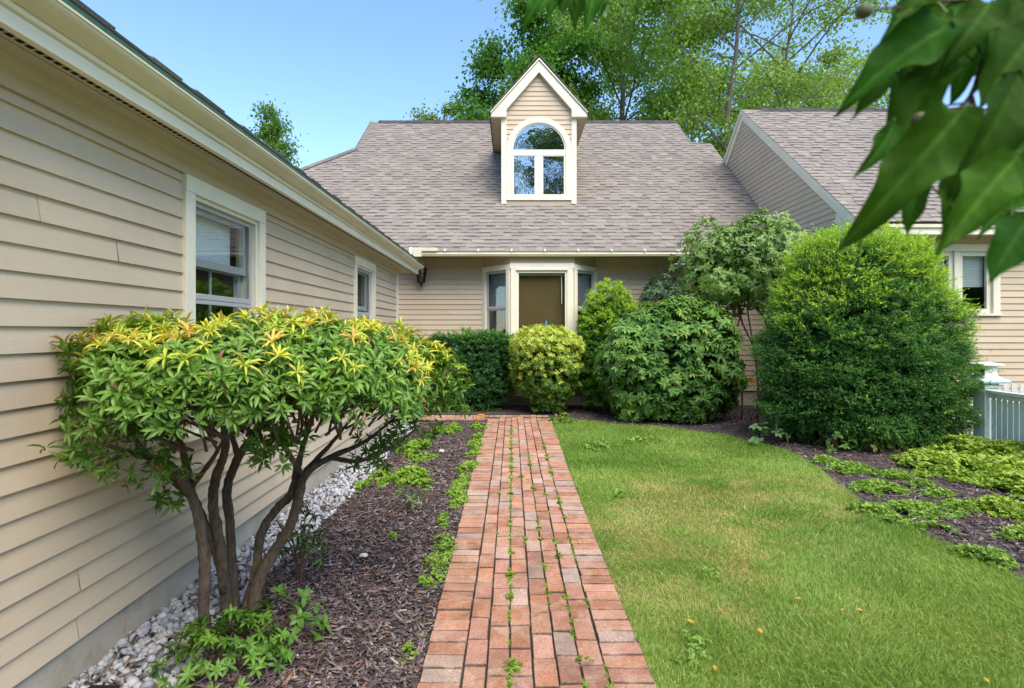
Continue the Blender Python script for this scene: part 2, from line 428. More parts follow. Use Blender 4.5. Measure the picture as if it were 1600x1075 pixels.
# brick path
def brick(mb, x0, x1, y0, y1, z, col):
    x0 += random.uniform(-.0022, .0022); x1 += random.uniform(-.0022, .0022)
    c = .0028; j = random.uniform(-.0030, .0030); z += j
    tl = [random.uniform(-.0022, .0022) for _ in range(4)]
    v = [(x0, y0, -.03), (x1, y0, -.03), (x1, y1, -.03), (x0, y1, -.03),
         (x0, y0, z - c), (x1, y0, z - c), (x1, y1, z - c), (x0, y1, z - c),
         (x0 + c, y0 + c, z + tl[0]), (x1 - c, y0 + c, z + tl[1]), (x1 - c, y1 - c, z + tl[2]), (x0 + c, y1 - c, z + tl[3])]
    f = [(0, 1, 5, 4), (1, 2, 6, 5), (2, 3, 7, 6), (3, 0, 4, 7), (4, 5, 9, 8), (5, 6, 10, 9), (6, 7, 11, 10), (7, 4, 8, 11), (8, 9, 10, 11)]
    mb.mesh(v, f[8:], col); mb.mesh(v, f[:8], (.12, .08, .06))
def brick_col(y=4):
    pal = [(.40, .18, .10), (.44, .21, .12), (.36, .16, .09), (.43, .215, .135), (.41, .205, .14), (.33, .155, .10)]
    grey = [(.41, .265, .20), (.37, .27, .215), (.42, .29, .22), (.33, .23, .18)]
    g = .06 + .34 * math.exp(-((y - 5.8) / 2.0) ** 2)
    c = random.choice(grey if random.random() < g else pal)
    k = random.uniform(.80, 1.12) * (.92 + .14 * min(1, y / 6)); return tuple(min(1, q * k) for q in c)
xs = [-.212, -.112, -.011, .094, .198, .302, .410]
b = MB(); gap = .005
for side in (0, 1):
    y = .3
    while y < 9.52:
        wv = .012 * math.sin(y * .7 + side * 2)
        x0, x1 = (-.405 + wv, xs[0] - gap) if side == 0 else (xs[-1] + gap, .607 + .03 * max(0, (y - 6) / 3.5) + wv)
        brick(b, x0 + random.uniform(-.004, .004), x1, y + .004, y + .0995, .022, brick_col(y)); y += .104
for i in range(6):
    y = .3 - random.uniform(0, .2)
    while y < 9.60:
        y1 = min(y + .200, 9.70)
        brick(b, xs[i] + gap * random.uniform(.5, 1.0), xs[i + 1] - gap * random.uniform(.5, 1.0), y + .003, y1, .022, brick_col(y)); y += .2065
x = -2.9                                               # cross landing at the far end, running off to the left
while x < .62:
    for r_ in range(3):
        if x + .2 < -.43: brick(b, x + .1 * (r_ % 2), x + .198 + .1 * (r_ % 2), 9.40 + r_ * .105, 9.50 + r_ * .105, .022, brick_col(8))
    x += .203
x = -2.9
while x < .62:
    brick(b, x, x + .1, 9.725, 9.93, .024, tuple(q * 1.02 for q in brick_col(5.6))); x += .104
props(b.build('brick_path', M['brick']), kind='structure')
b = MB(); b.poly([(-.39, -2, .004), (.59, -2, .004), (.61, 9.90, .004), (-.39, 9.90, .004)])
b.poly([(-3, 9.39, .005), (-.411, 9.39, .005), (-.411, 9.94, .005), (-3, 9.94, .005)])
props(b.build('path_bedding', M['sand']), kind='structure')
b = MB(); b.poly([(-1.87, -2, .004), (-1.50, -2, .004), (-1.52, 9.35, .004), (-1.87, 9.35, .004)], (.3, .29, .27))
props(b.build('gravel_bed', M['mulch']), kind='structure')

# ------------------------------------------------------------------ clapboards, shingles, windows
def clap(mb, fr, z0, z1, spans, e=.102, t=.0165, base=SIDE):
    O, U, N = fr
    def q(u, n, z): return (O[0] + U[0] * u + N[0] * n, O[1] + U[1] * u + N[1] * n, O[2] + z)
    z = z0; k = 0
    while z < z1 - .01:
        zt = min(z + e, z1); mid = spans((z + zt) / 2); A = spans(z + 1e-4); B = spans(zt - 1e-4)
        if not (len(A) == len(B) == len(mid)): A = B = mid
        for (a0, a1), (b0, b1) in zip(A, B):
            if a1 - a0 < .01 and b1 - b0 < .01: continue
            L = a1 - a0; cuts = [0]
            u = random.uniform(1.2, 4.2)
            while u < L - .5: cuts.append(u / L); u += random.uniform(2.4, 4.6)
            cuts.append(1)
            for c0, c1 in zip(cuts[:-1], cuts[1:]):
                s = random.uniform(.965, 1.03); col = tuple(min(1, x * s) for x in base)
                tt = t + random.uniform(-.0015, .002)
                jg = .0022 if c1 < 1 else 0
                ua, ub = a0 + L * c0, a0 + L * c1 - jg; va, vb = b0 + (b1 - b0) * c0, b0 + (b1 - b0) * c1 - jg
                mb.poly([q(ua, tt, z), q(ub, tt, z), q(vb, .002, zt), q(va, .002, zt)], col)
                mb.poly([q(ua, 0, z), q(ub, 0, z), q(ub, tt, z), q(ua, tt, z)], col)
        z += e; k += 1
def holes(u0, u1, hs):
    def f(z):
        cur = [(u0, u1)]
        for a, b_, h0, h1 in hs:
            if h0 < z < h1:
                nx = []
                for s, e in cur:
                    if a > s: nx.append((s, min(a, e)))
                    if b_ < e: nx.append((max(b_, s), e))
                cur = [x for x in nx if x[1] - x[0] > .005]
        return cur
    return f

SH = [(.27, .232, .212), (.285, .246, .224), (.255, .22, .206), (.295, .256, .228), (.25, .218, .208), (.275, .236, .212)]
def shingles(mb, place, s1, span, e=.143, dens=1.0, mul=1.0):
    """place(u, s, n) -> 3D; s runs up the slope from the eave; span(s) -> (u0, u1)"""
    s = 0.0
    while s < s1 - .005:
        st = min(s + e, s1)
        a0, a1 = span(s + 1e-4); b0, b1 = span(st - 1e-4)
        u = min(a0, b0) - random.uniform(0, .3)
        hi = max(a1, b1); raised = False
        while u < hi:
            wd = random.uniform(.10, .30) / dens; u2 = u + wd
            la = max(u, a0); ra = min(u2, a1); lb = max(u, b0); rb = min(u2, b1)
            if ra > la or rb > lb:
                la, ra = (la, max(la, ra)) if ra >= la else (ra, ra) if u2 < a0 else (la, la)
                if rb < lb: lb = rb = (b0 if u2 < b0 else b1)
                k = random.uniform(.94, 1.06) * mul; c = random.choice(SH)
                raised = not raised
                hgt = .014 if raised else .0055
                if raised: k *= 1.04
                col = tuple(x * k for x in c)
                ht = .002 if not raised else .006; f_ = .70 if random.random() < .55 else .94
                lm, rm, sm, hm = la + (lb - la) * f_, ra + (rb - ra) * f_, s + (st - s) * f_, hgt + (ht - hgt) * f_
                mb.poly([place(la, s, hgt), place(ra, s, hgt), place(rm, sm, hm), place(lm, sm, hm)], col)
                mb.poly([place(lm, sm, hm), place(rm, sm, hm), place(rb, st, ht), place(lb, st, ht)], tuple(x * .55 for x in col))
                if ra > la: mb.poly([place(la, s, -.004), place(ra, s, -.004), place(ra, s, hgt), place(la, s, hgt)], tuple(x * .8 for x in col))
                if raised and ra > la:
                    for uu, vv in ((la, lb), (ra, rb)):
                        mb.poly([place(uu, s, 0), place(uu, s, hgt), place(vv, st, .006), place(vv, st, 0)], col)
            u = u2
        s += e
SH = [tuple(q * .86 * w_ for q, w_ in zip(c_, (1.0, 1.0, .94))) for c_ in SH]

def double_hung(parent, fr, u0, u1, z0, z1, style):
    """casing (the window itself) with sash, pane, covering and a dark room behind as its parts"""
    O, U, N = fr; cs = .095
    b = MB()
    b.fbox(fr, u0, u0 + cs, -.02, .034, z0, z1 - cs); b.fbox(fr, u1 - cs, u1, -.02, .034, z0, z1 - cs)
    b.fbox(fr, u0, u1, -.02, .036, z1 - cs, z1)
    b.fbox(fr, u0 - .02, u1 + .02, -.02, .055, z0 - .04, z0)
    wn = b.build('window', M['trim'], parent, bevel=.003)
    i0, i1, k0, k1 = u0 + cs, u1 - cs, z0, z1 - cs
    b = MB()                                             # jambs
    for a, c in ((i0, i0 + .022), (i1 - .022, i1)): b.fbox(fr, a, c, -.13, .012, k0, k1)
    b.fbox(fr, i0 + .022, i1 - .022, -.13, .012, k1 - .022, k1)
    b.build('jamb', M['wsash'], wn)
    m1 = style['storm']; m2 = style['meet']
    b = MB(); s0, s1 = i0 + .024, i1 - .024
    def frame(a, c, d, e, n0, n1, wv, bot):
        b.fbox(fr, a, a + wv, n0, n1, d, e); b.fbox(fr, c - wv, c, n0, n1, d, e)
        b.fbox(fr, a + wv, c - wv, n0, n1, e - wv, e); b.fbox(fr, a + wv, c - wv, n0, n1, d, d + bot)
    frame(s0, s1, m1, k1 - .024, -.035, -.018, .026, .034)
    frame(s0, s1, k0 + .004, m1 - .002, -.038, -.021, .026, .03)
    frame(s0 + .004, s1 - .004, m2, k1 - .03, -.085, -.052, .045, .05)
    b.build('storm_sash', M['sash'], wn, bevel=.002)
    b = MB(); frame(s0 + .005, s1 - .005, k0 + .006, m2 + .04, -.125, -.09, .045, .06)
    b.fbox(fr, (s0 + s1) / 2 - .008, (s0 + s1) / 2 + .008, -.112, -.10, k0 + .06, m2)
    b.build('sash', M['sash'], wn, bevel=.002)
    b = MB()
    b.fbox(fr, s0 + .027, s1 - .027, -.029, -.025, m1 + .035, k1 - .051); b.build('pane', M['pane'], wn)
    b = MB(); b.fbox(fr, s0 + .027, s1 - .027, -.032, -.028, k0 + .035, m1 - .029); b.build('pane', M['pane'], wn)
    if style.get('blind') is not None:
        b = MB(); z = k1 - .06
        while z > style['blind']:
            v = [(s0 + .05, -.140, z), (s1 - .06, -.140, z), (s1 - .06, -.146, z - .019), (s0 + .05, -.146, z - .019)]
            b.poly([(O[0] + U[0] * u + N[0] * n, O[1] + U[1] * u + N[1] * n, O[2] + zz) for u, n, zz in v]); z -= .021
        b.fbox(fr, s0 + .05, s1 - .06, -.155, -.137, z - .02, z)
        b.build('blind', M['blind'], wn)
    if style.get('curtain'):
        b = MB(); nn = 60; c0, c1 = s0, s0 + (s1 - s0) * style['curtain']
        pts = []
        for i in range(nn + 1):
            u = c0 + (c1 - c0) * i / nn; n = -.24 + .022 * math.sin(i * 1.15) + .012 * math.sin(i * 2.7)
            pts.append((O[0] + U[0] * u + N[0] * n, O[1] + U[1] * u + N[1] * n))
        for p, q in zip(pts[:-1], pts[1:]): b.poly([(p[0], p[1], O[2] + k0), (q[0], q[1], O[2] + k0), (q[0], q[1], O[2] + k1), (p[0], p[1], O[2] + k1)])
        b.build('curtain', M['curtain'], wn, smooth=True)
    b = MB(); room_box(b, fr, u0 - .15, u1 + .15, -.75, -.135, z0 - .1, z1 + .02)
    b.build('interior', M['room'], wn)
    return wn
def room_box(b, fr, u0, u1, nb, nf, z0, z1):
    O, U, N = fr
    def q(u, n, z): return (O[0] + U[0] * u + N[0] * n, O[1] + U[1] * u + N[1] * n, O[2] + z)
    b.poly([q(u0, nb, z0), q(u1, nb, z0), q(u1, nb, z1), q(u0, nb, z1)])
    b.poly([q(u0, nb, z0), q(u0, nf, z0), q(u0, nf, z1), q(u0, nb, z1)])
    b.poly([q(u1, nb, z0), q(u1, nf, z0), q(u1, nf, z1), q(u1, nb, z1)])
    b.poly([q(u0, nb, z0), q(u1, nb, z0), q(u1, nf, z0), q(u0, nf, z0)])
    b.poly([q(u0, nb, z1), q(u1, nb, z1), q(u1, nf, z1), q(u0, nf, z1)])

# ------------------------------------------------------------------ left wing (garage)
WX, WY0, WY1 = -1.85, -5.0, 9.1
gar = thing('garage', 'long beige clapboard wing with two windows, along the white gravel strip', 'building', (WX - 1.5, 3, 0))
frL = ((WX, 0, 0), (0, 1, 0), (1, 0, 0))
wins = [(3.16, 4.18), (6.57, 7.56)]
WZ0, WZ1 = .92, 2.38
b = MB()
clap(b, frL, .192, 2.385, holes(WY0, WY1 - .06, [(a + .03, c - .03, WZ0 + .02, WZ1 + .1) for a, c in wins]))
for (x0, y0, x1, y1) in ((-8.0, WY0, WX, WY0), (WX, WY1, -8.0, WY1)):
    L = math.hypot(x1 - x0, y1 - y0); u = ((x1 - x0) / L, (y1 - y0) / L, 0); n = (u[1], -u[0], 0)
    def sp(z, L=L):
        if z < 2.5: return [(0, L)]
        k = (z - 2.5) / .5; return [(min(k, L / 2), max(L - k, L / 2))]
    clap(b, ((x0, y0, 0), u, n), .192, 2.5 + .5 * L / 2, sp)
b.build('wall', M['siding'], gar)
b = MB()
segs = [WY0] + [c for w_ in wins for c in w_] + [WY1]
for a, c in zip(segs[0::2], segs[1::2]): b.box(WX - .16, WX - .004, a + (.03 if a != WY0 else 0), c - .03, .19, 2.45)   # sheathing behind the boards
for a, c in wins:
    b.box(WX - .16, WX - .004, a + .03 - .06 + .06, c - .03, .19, WZ0 - .02)
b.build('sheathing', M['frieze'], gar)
b = MB()
ys = [WY0, .35, 2.72, 6.1, WY1 + .02]
for y0, y1 in zip(ys[:-1], ys[1:]): b.box(-8.0, WX - .006, y0 + .002, y1 - .002, -.3, .205)
b.build('foundation', M['concrete'], gar)
b = MB(); b.box(WX - .02, WX + .022, WY1 - .10, WY1 + .022, .19, 2.38); b.build('corner_board', M['trim'], gar, bevel=.003)
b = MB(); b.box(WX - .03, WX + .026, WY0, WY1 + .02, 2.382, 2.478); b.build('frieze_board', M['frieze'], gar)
b = MB()
RY0, RY1 = WY0 - .5, 9.68
b.box(WX - .05, -1.705, WY0, RY1 - .02, 2.482, 2.50); b.box(-1.695, -1.612, WY0, RY1 - .02, 2.480, 2.50)
b.prism([(-1.786, 2.482), (-1.800, 2.462), (-1.824, 2.446), (-1.824, 2.482)], WY0, WY1 + .02, lambda p, t: (p[0], t, p[1]))
b.build('soffit', M['soffit'], gar)
b = MB(); y = -.5
while y < WY1 + .3:
    b.poly([(-1.672, y, 2.4775), (-1.652, y, 2.4775), (-1.652, y + .026, 2.4775), (-1.672, y + .026, 2.4775)]); y += .04
b.build('soffit_vent', M['dark'], gar)
b = MB()
b.prism([(-1.60, 2.468), (-1.60, 2.522), (-1.632, 2.522), (-1.632, 2.468)], RY0, RY1, lambda p, t: (p[0], t, p[1]))
b.prism([(-1.608, 2.524), (-1.590, 2.530), (-1.590, 2.560), (-1.632, 2.566), (-1.632, 2.524)], RY0, RY1, lambda p, t: (p[0], t, p[1]))
b.build('fascia', M['fascia'], gar, bevel=.003)
b = MB()
cv = [(-1.584, 2.548)] + [(-1.584 + .082 * math.sin(a) ** 1.4, 2.552 + .034 * (1 - math.cos(a))) for a in np.linspace(.2, math.pi / 2, 7)]
cv += [(-1.496, 2.589), (-1.496, 2.597), (-1.509, 2.597), (-1.515, 2.575), (-1.60, 2.570)]
b.prism(cv, RY0, RY1, lambda p, t: (p[0], t, p[1]))
b.build('gutter', M['gutter'], gar)
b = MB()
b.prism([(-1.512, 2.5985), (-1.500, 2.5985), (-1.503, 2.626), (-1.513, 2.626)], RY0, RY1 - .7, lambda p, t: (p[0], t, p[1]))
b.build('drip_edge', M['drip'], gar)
th = math.atan(.42)
def pl_g(u, s, n): return (-1.498 - s * math.cos(th) + n * math.sin(th), u, 2.629 + s * math.sin(th) + n * math.cos(th))
b = MB(); shingles(b, pl_g, (4.93 - 1.498) / math.cos(th), lambda s: (RY0, RY1 + .03), mul=.8)
hz = 2.629 + (4.93 - 1.498) * .42
b.poly([(-4.93, RY0, hz), (-4.93, RY1, hz), (-8.6, RY1, 2.45), (-8.6, RY0, 2.45)], (.2, .18, .17))
b.poly([pl_g(RY0, 0, -.012), pl_g(RY1 + .03, 0, -.012), pl_g(RY1 + .03, 3.76, -.012), pl_g(RY0, 3.76, -.012)], (.04, .04, .045))
b.build('roof', M['shingle'], gar)
b = MB()
b.prism([(-1.60, 2.50), (-1.60, 2.61), (-4.93, hz - .02), (-4.93, hz - .16)], RY1 - .03, RY1, lambda p, t: (p[0], t, p[1]))
b.build('rake_board', M['fascia'], gar)
st1 = dict(storm=1.70, meet=1.88, blind=1.93, curtain=0)
w1 = double_hung(gar, frL, wins[0][0], wins[0][1], WZ0, WZ1, dict(storm=1.69, meet=1.89, blind=1.95, curtain=None))
w2 = double_hung(gar, frL, wins[1][0], wins[1][1], WZ0, WZ1, dict(storm=1.70, meet=1.76, blind=None, curtain=.8))
w1['label'] = 'window with lowered white slat blind and dropped upper sash'; w2['label'] = 'window with grey curtain behind the glass'

# ------------------------------------------------------------------ main house
house = thing('house', 'beige cape house with arched dormer and bay window at the end of the path', 'building', (0, 14, 0))
MY = 11.4; frM = ((0, MY, 0), (1, 0, 0), (0, -1, 0)); EY = 10.8
SLM = .8
def zroof(d): return EYE + SLM * d - 7.115
RD = 16.53; RX0, RX1 = -4.10, 4.72; GX = 5.33
zE, zR = zroof(EY), zroof(RD)
thM = math.atan(SLM)
def pl_m(u, s, n): return (u, EY + s * math.cos(thM) - n * math.sin(thM), zE + s * math.sin(thM) + n * math.cos(thM))
def sp_m(s):
    d = EY + s * math.cos(thM)
    l = -4.10 - (14.88 - d) if d < 14.88 else RX0
    r = GX - .004 if d < 15.25 else RX1 + .05
    return (l, r)
b = MB(); shingles(b, pl_m, (RD - EY) / math.cos(thM), sp_m)
roof = b.build('roof', M['shingle'], house)
b = MB()
# hidden slopes: left hip, back slope, low ridge back
def z2(x): return zE + (x + 8.18) * SLM
b.poly([(-8.18, EY, zE), (-8.18, 2 * RD - EY, zE), (-4.10, 2 * RD - 14.88, zroof(14.88)), (-4.10, 14.88, zroof(14.88))][::-1], (.24, .21, .19))
b.poly([(-8.18, 2 * RD - EY, zE), (RX1 + .04, 2 * RD - EY, zE), (RX1 + .04, RD, zR - .02), (RX0, RD, zR - .02), (-4.10, 2 * RD - 14.88, zroof(14.88))], (.24, .21, .19))
b.poly([(RX1 + .04, 15.25, zroof(15.25) - .01), (GX, 15.25, zroof(15.25) - .01), (GX, 15.25 + 4.4, zE), (RX1 + .04, 15.25 + 4.4, zE)], (.24, .21, .19))
b.poly([(-4.105, 14.88, zroof(14.88)), (-4.105, 2 * RD - 14.88, zroof(14.88)), (-4.105, RD, zR)], SIDE)
b.poly([(RX1 + .04, 15.25, zroof(15.25)), (RX1 + .04, RD, zR), (RX1 + .04, 2 * RD - 15.25, zroof(15.25))], SIDE)
b.build('rear_roof', M['shingle'], house)
b = MB()
x = RX0 + .22
while x < RX1:                                     # ridge caps
    k = random.uniform(.8, 1.1); c = (.075 * k, .068 * k, .066 * k)
    x1 = min(x + .26, RX1 + .06)
    b.poly([(x, RD - .15, zR - .09), (x1, RD - .15, zR - .10), (x1, RD, zR + .032), (x, RD, zR + .040)], c)
    b.poly([(x, RD, zR + .040), (x1, RD, zR + .032), (x1, RD + .15, zR - .10), (x, RD + .15, zR - .09)], c); x += .2
b.build('ridge_cap', M['ridge'], house)
b = MB()
for i in range(26):                                # hip caps
    t0, t1 = i / 26, (i + 1.25) / 26; k = random.uniform(.85, 1.1); c = (.17 * k, .15 * k, .14 * k)
    q = lambda t, ox, oy, oz: (-4.10 - 4.08 * t + ox, 14.88 - 4.08 * t + oy, zroof(14.88 - 4.08 * t) + oz)
    b.poly([q(t0, .10, -.10, -.04), q(t1, .10, -.10, -.05), q(t1, 0, 0, .03), q(t0, 0, 0, .038)], c)
    b.poly([q(t0, 0, 0, .038), q(t1, 0, 0, .03), q(t1, -.10, .10, -.05), q(t0, -.10, .10, -.04)], c)
b.build('hip_cap', M['ridge'], house)
for X in (RX0 - .03, RX1 + .05):                    # rake edge of the gablet and the low step at the right
    b = MB()
    b.prism([(14.86, zroof(14.86) - .10), (14.86, zroof(14.86) + .012), (RD, zR + .012), (RD, zR - .10)] if X < 0 else
            [(15.22, zroof(15.22) - .10), (15.22, zroof(15.22) + .012), (RD, zR + .012), (RD, zR - .10)], X, X + .028, lambda p, t: (t, p[0], p[1]), (.14, .12, .11))
    b.build('rake_edge', M['ridge'], house)
# walls
BX0, BX1, FX0, FX1, BY = -.585, 1.707, -.045, 1.19, 10.86
DX0, DX1 = P(1029, 0, MY)[0], P(1125, 0, MY)[0]
b = MB()
clap(b, frM, .30, 2.98, lambda z: [(-7.9, BX0 + .02)])
b.build('wall', M['siding'], house)
b = MB(); clap(b, frM, .30, 2.98, holes(BX1 - .02, GX - .01, [(DX0 + .04, DX1 - .04, .35, 2.80)]))
b.build('wall', M['siding'], house)
b = MB()
clap(b, ((-7.9, 22.2, 0), (0, -1, 0), (-1, 0, 0)), .30, 2.98, lambda z: [(0, 10.8)])
b.build('wall', M['siding'], house)
b = MB(); b.box(-7.9, GX - .02, MY + .03, MY + .1, -.2, .31); b.box(-7.9, BX0, MY + .004, MY + .05, .3, 2.98); b.box(BX1, DX0 + .02, MY + .004, MY + .05, .3, 2.98); b.box(DX1 - .02, GX - .02, MY + .004, MY + .05, .3, 2.98)
b.build('foundation', M['concrete'], house)
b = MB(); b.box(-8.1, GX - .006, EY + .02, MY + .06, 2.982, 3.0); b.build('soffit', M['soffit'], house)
b = MB(); b.box(-8.1, GX - .006, EY, EY + .019, 2.965, 3.035); b.build('fascia', M['gutter'], house)
# gutter with strap hangers
b = MB()
gz = EYE + 1.52
prof = [(EY - .002, gz - .105), (EY - .03, gz - .112), (EY - .075, gz - .098), (EY - .092, gz - .06), (EY - .082, gz - .035), (EY - .105, gz - .012), (EY - .112, gz), (EY - .10, gz + .004),
        (EY - .092, gz - .008), (EY - .07, gz - .035), (EY - .06, gz - .085), (EY - .01, gz - .09), (EY - .002, gz)]
gx0, gx1 = P(660, 0, EY)[0], GX - .02
b.prism(prof, gx0, gx1, lambda p, t: (t, p[0], p[1]))
gut = b.build('gutter', M['gutter'], house)
b = MB(); b.box(gx0 - .16, gx0 + .30, EY - .125, EY - .113, gz - .015, gz + .05); b.box(gx0 - .16, gx0 + .0, EY - .113, EY - .003, gz - .118, gz - .03); b.build('splash_guard', M['gutter'], gut, bevel=.004)
b = MB(); b.box(P(641, 0, EY)[0], P(646, 0, EY)[0], EY - .12, EY - .02, gz - .14, gz + .06); b.build('end_flashing', M['white'], gut)
for px in np.arange(696, 1200, 51.7):
    x = P(px, 0, EY)[0]
    b = MB(); b.box(x - .013, x + .013, EY - .118, EY + .06, gz + .005, gz + .013); b.box(x - .012, x + .012, EY - .122, EY - .1185, gz - .02, gz + .013)
    b.tube([(x, EY - .03, gz + .012), (x, EY - .03, gz + .04)], .016, 8, smooth=1); b.build('hanger', M['white'], gut)

# bay window
bz0, bz1 = .55, EYE + 1.263
bay = None
b = MB()
frB = ((FX0, BY, 0), (1, 0, 0), (0, -1, 0))
FW = FX1 - FX0
LL = math.hypot(FX0 - BX0, MY - BY)
uL = ((FX0 - BX0) / LL, (BY - MY) / LL, 0); frBL = ((BX0, MY, 0), uL, (uL[1], -uL[0], 0))
LR = math.hypot(BX1 - FX1, MY - BY)
uR = ((BX1 - FX1) / LR, (MY - BY) / LR, 0); frBR = ((FX1, BY, 0), uR, (uR[1], -uR[0], 0))
# casing: posts, head, sill
b.fbox(frB, .02, .135, -.06, .03, bz0, bz1 - .07); b.fbox(frB, FW - .135, FW - .02, -.06, .03, bz0, bz1 - .07)
b.fbox(frB, .0, FW, -.06, .032, bz1 - .07, bz1 + .03)
b.fbox(frB, .0, FW, -.06, .05, bz0 - .06, bz0)
for fr, L in ((frBL, LL), (frBR, LR)):
    b.fbox(fr, .0, .085, -.06, .022, bz0, bz1 - .085); b.fbox(fr, L - .085, L, -.06, .022, bz0, bz1 - .085)
    b.fbox(fr, .0, L, -.06, .024, bz1 - .085, bz1 + .012); b.fbox(fr, .0, L, -.06, .045, bz0 - .06, bz0)
bay = b.build('bay_window', M['trim'], house, bevel=.003)
b = MB()
for fr, L in ((frBL, LL), (frBR, LR), (frB, FW)): b.fbox(fr, 0, L, -.05, -.01, .25, bz0 - .06)
b.build('bay_panel', M['frieze'], bay)
b = MB()
for fr, L in ((frBL, LL), (frBR, LR), (frB, FW)):
    b.fbox(fr, 0, L, -.05, -.004 if L != FW else .004, bz1 + .012 + (.02 if L == FW else 0), 2.982)
b.build('bay_panel', M['frieze'], bay)
b = MB()                                        # centre frame and head
b.fbox(frB, .135, .175, -.05, .012, bz0, bz1 - .07); b.fbox(frB, FW - .175, FW - .135, -.05, .012, bz0, bz1 - .07)
b.fbox(frB, .175, FW - .175, -.05, .014, bz1 - .155, bz1 - .07); b.fbox(frB, .175, FW - .175, -.05, .014, bz0, bz0 + .05)
b.fbox(frB, .12, FW - .12, .012, .05, bz1 - .105, bz1 - .07)
b.build('centre_frame', M['wsash'], bay, bevel=.003)
for fr, L in ((frBL, LL), (frBR, LR)):
    b = MB()
    for z0, z1, n in ((bz0, 1.95, -.03), (1.93, bz1 - .085, -.02)):
        b.fbox(fr, .085, .13, n - .03, n, z0, z1); b.fbox(fr, L - .13, L - .085, n - .03, n, z0, z1)
        b.fbox(fr, .13, L - .13, n - .03, n, z1 - .05, z1); b.fbox(fr, .13, L - .13, n - .03, n, z0, z0 + .05)
    b.build('side_sash', M['sash'], bay, bevel=.002)
b = MB(); b.fbox(frB, .175, FW - .175, -.03, -.025, bz0 + .05, bz1 - .155); b.build('pane', M['pane_bay'], bay)
for fr, L in ((frBL, LL), (frBR, LR)):
    for z0, z1, n in ((bz0 + .05, 1.90, -.043), (1.98, bz1 - .135, -.033)):
        b = MB(); b.fbox(fr, .13, L - .13, n - .004, n, z0, z1); b.build('pane', M['pane'], bay)
b = MB()
b.fbox(frB, .15, FW - .15, -.15, -.12, bz0, bz1 - .19)
b.build('roman_shade', M['blind_warm'], bay)
b = MB(); b.fbox(frB, .15, FW - .15, -.13, -.10, bz1 - .19, bz1 - .165); b.build('shade_rail', M['blind'], bay)
b = MB(); xw = FX0 + FW - .235; b.tube([(xw, BY + .07, 2.56), (xw + .005, BY + .07, 2.02)], .008, 8, smooth=1); b.build('wand', M['white'], bay)
for fr, L in ((frBL, LL), (frBR, LR)):
    b = MB(); z = bz1 - .10
    while z > 1.96:
        O, U, N = fr
        q = lambda u, n, zz: (O[0] + U[0] * u + N[0] * n, O[1] + U[1] * u + N[1] * n, zz)
        b.poly([q(.10, -.10, z), q(L - .10, -.10, z), q(L - .10, -.106, z - .015), q(.10, -.106, z - .015)], (1, 1, 1)); z -= .019
    b.build('blind', M['curtain'], bay)
b = MB(); room_box(b, frM, BX0 + .03, BX1 - .03, -1.2, -.02, .2, 2.97); b.build('interior', M['room'], bay)

# entry window with side trim, half hidden behind the shrubs
b = MB(); ztop = EYE + 1.34
b.fbox(frM, DX0, DX0 + .12, -.02, .035, .30, ztop - .14); b.fbox(frM, DX1 - .19, DX1, -.02, .035, .30, ztop - .14)
b.fbox(frM, DX0, DX1, -.02, .038, ztop - .14, ztop)
b.fbox(frM, P(1067, 0, MY)[0], P(1081, 0, MY)[0], -.02, .03, .30, ztop - .14)
ent = b.build('entry_door', M['soffit'], house, bevel=.003)
b = MB(); b.fbox(frM, DX0 + .12, P(1067, 0, MY)[0], -.06, -.03, .30, ztop - .14); b.build('door_leaf', M['frieze'], ent)
b = MB(); b.fbox(frM, P(1081, 0, MY)[0], DX1 - .19, -.05, -.045, .30, ztop - .14); b.build('pane', M['pane'], ent)
b = MB(); x0, x1 = P(1081, 0, MY)[0], DX1 - .19
for k in (1, 2): b.fbox(frM, x0 + (x1 - x0) * k / 3 - .01, x0 + (x1 - x0) * k / 3 + .01, -.055, -.038, .3, ztop - .14)
b.fbox(frM, x0, x1, -.054, -.037, ztop - .62, ztop - .6); b.build('muntin', M['twig'], ent)
b = MB(); room_box(b, frM, DX0 + .02, DX1 - .02, -.9, -.06, .2, ztop); b.build('interior', M['twig'], ent)

# dormer
DY = 12.335; ms = DY / F
def dz(py): return EYE + (HY - py) * ms
DCX = (842 - HX) * ms; HWD = 58.7 * ms
apex, eav = dz(96.3), dz(180.5); HWR = 73.7 * ms
frD = ((DCX, DY, 0), (1, 0, 0), (0, -1, 0))
def back(z): return (z - EYE + 7.115) / SLM           # where height z meets the main roof
slD = (apex - eav) / HWR
zb = dz(319)
wc = DCX; wr = 41.5 * ms; wo_ = 50.5 * ms; wz = dz(234.5)
b = MB()
def sp_d(z):
    lim = HWD - .02
    top = (apex - .2 - z) / slD
    e = min(lim, top)
    if e <= .01: return [(0, 0)]
    if z < wz: return [(-lim, -wo_ + .02), (wo_ - .02, lim)]
    if z < wz + wo_ - .02:
        h = math.sqrt(max(0, (wo_ - .02) ** 2 - (z - wz) ** 2)); return [(-e, -h), (h, e)]
    return [(-e, e)]
clap(b, frD, dz(240) - .102 * 7, apex - .22, sp_d, e=.1035)
for sg in (-1, 1):                                    # cheek walls
    X = DCX + sg * (HWD - .012)
    z = zb + .05
    while z < eav + .1:
        z2_ = z + .102
        b.poly([(X + sg * .012, DY + .02, z), (X + sg * .012, back(z), z), (X, back(z2_), z2_), (X, DY + .02, z2_)], SIDE)
        z = z2_
dor = b.build('dormer', M['siding'], house)
dor['label'] = 'dormer with steep gable and arched window'
for sg in (-1, 1):
    u0, u1 = sorted((sg * HWD, sg * (HWD - .112))); b = MB()
    b.fbox(frD, u0, u1, -.1, .03, zb, eav + .14)
    b.build('corner_board', M['trim'], dor, bevel=.003)
b = MB()
vt = .275
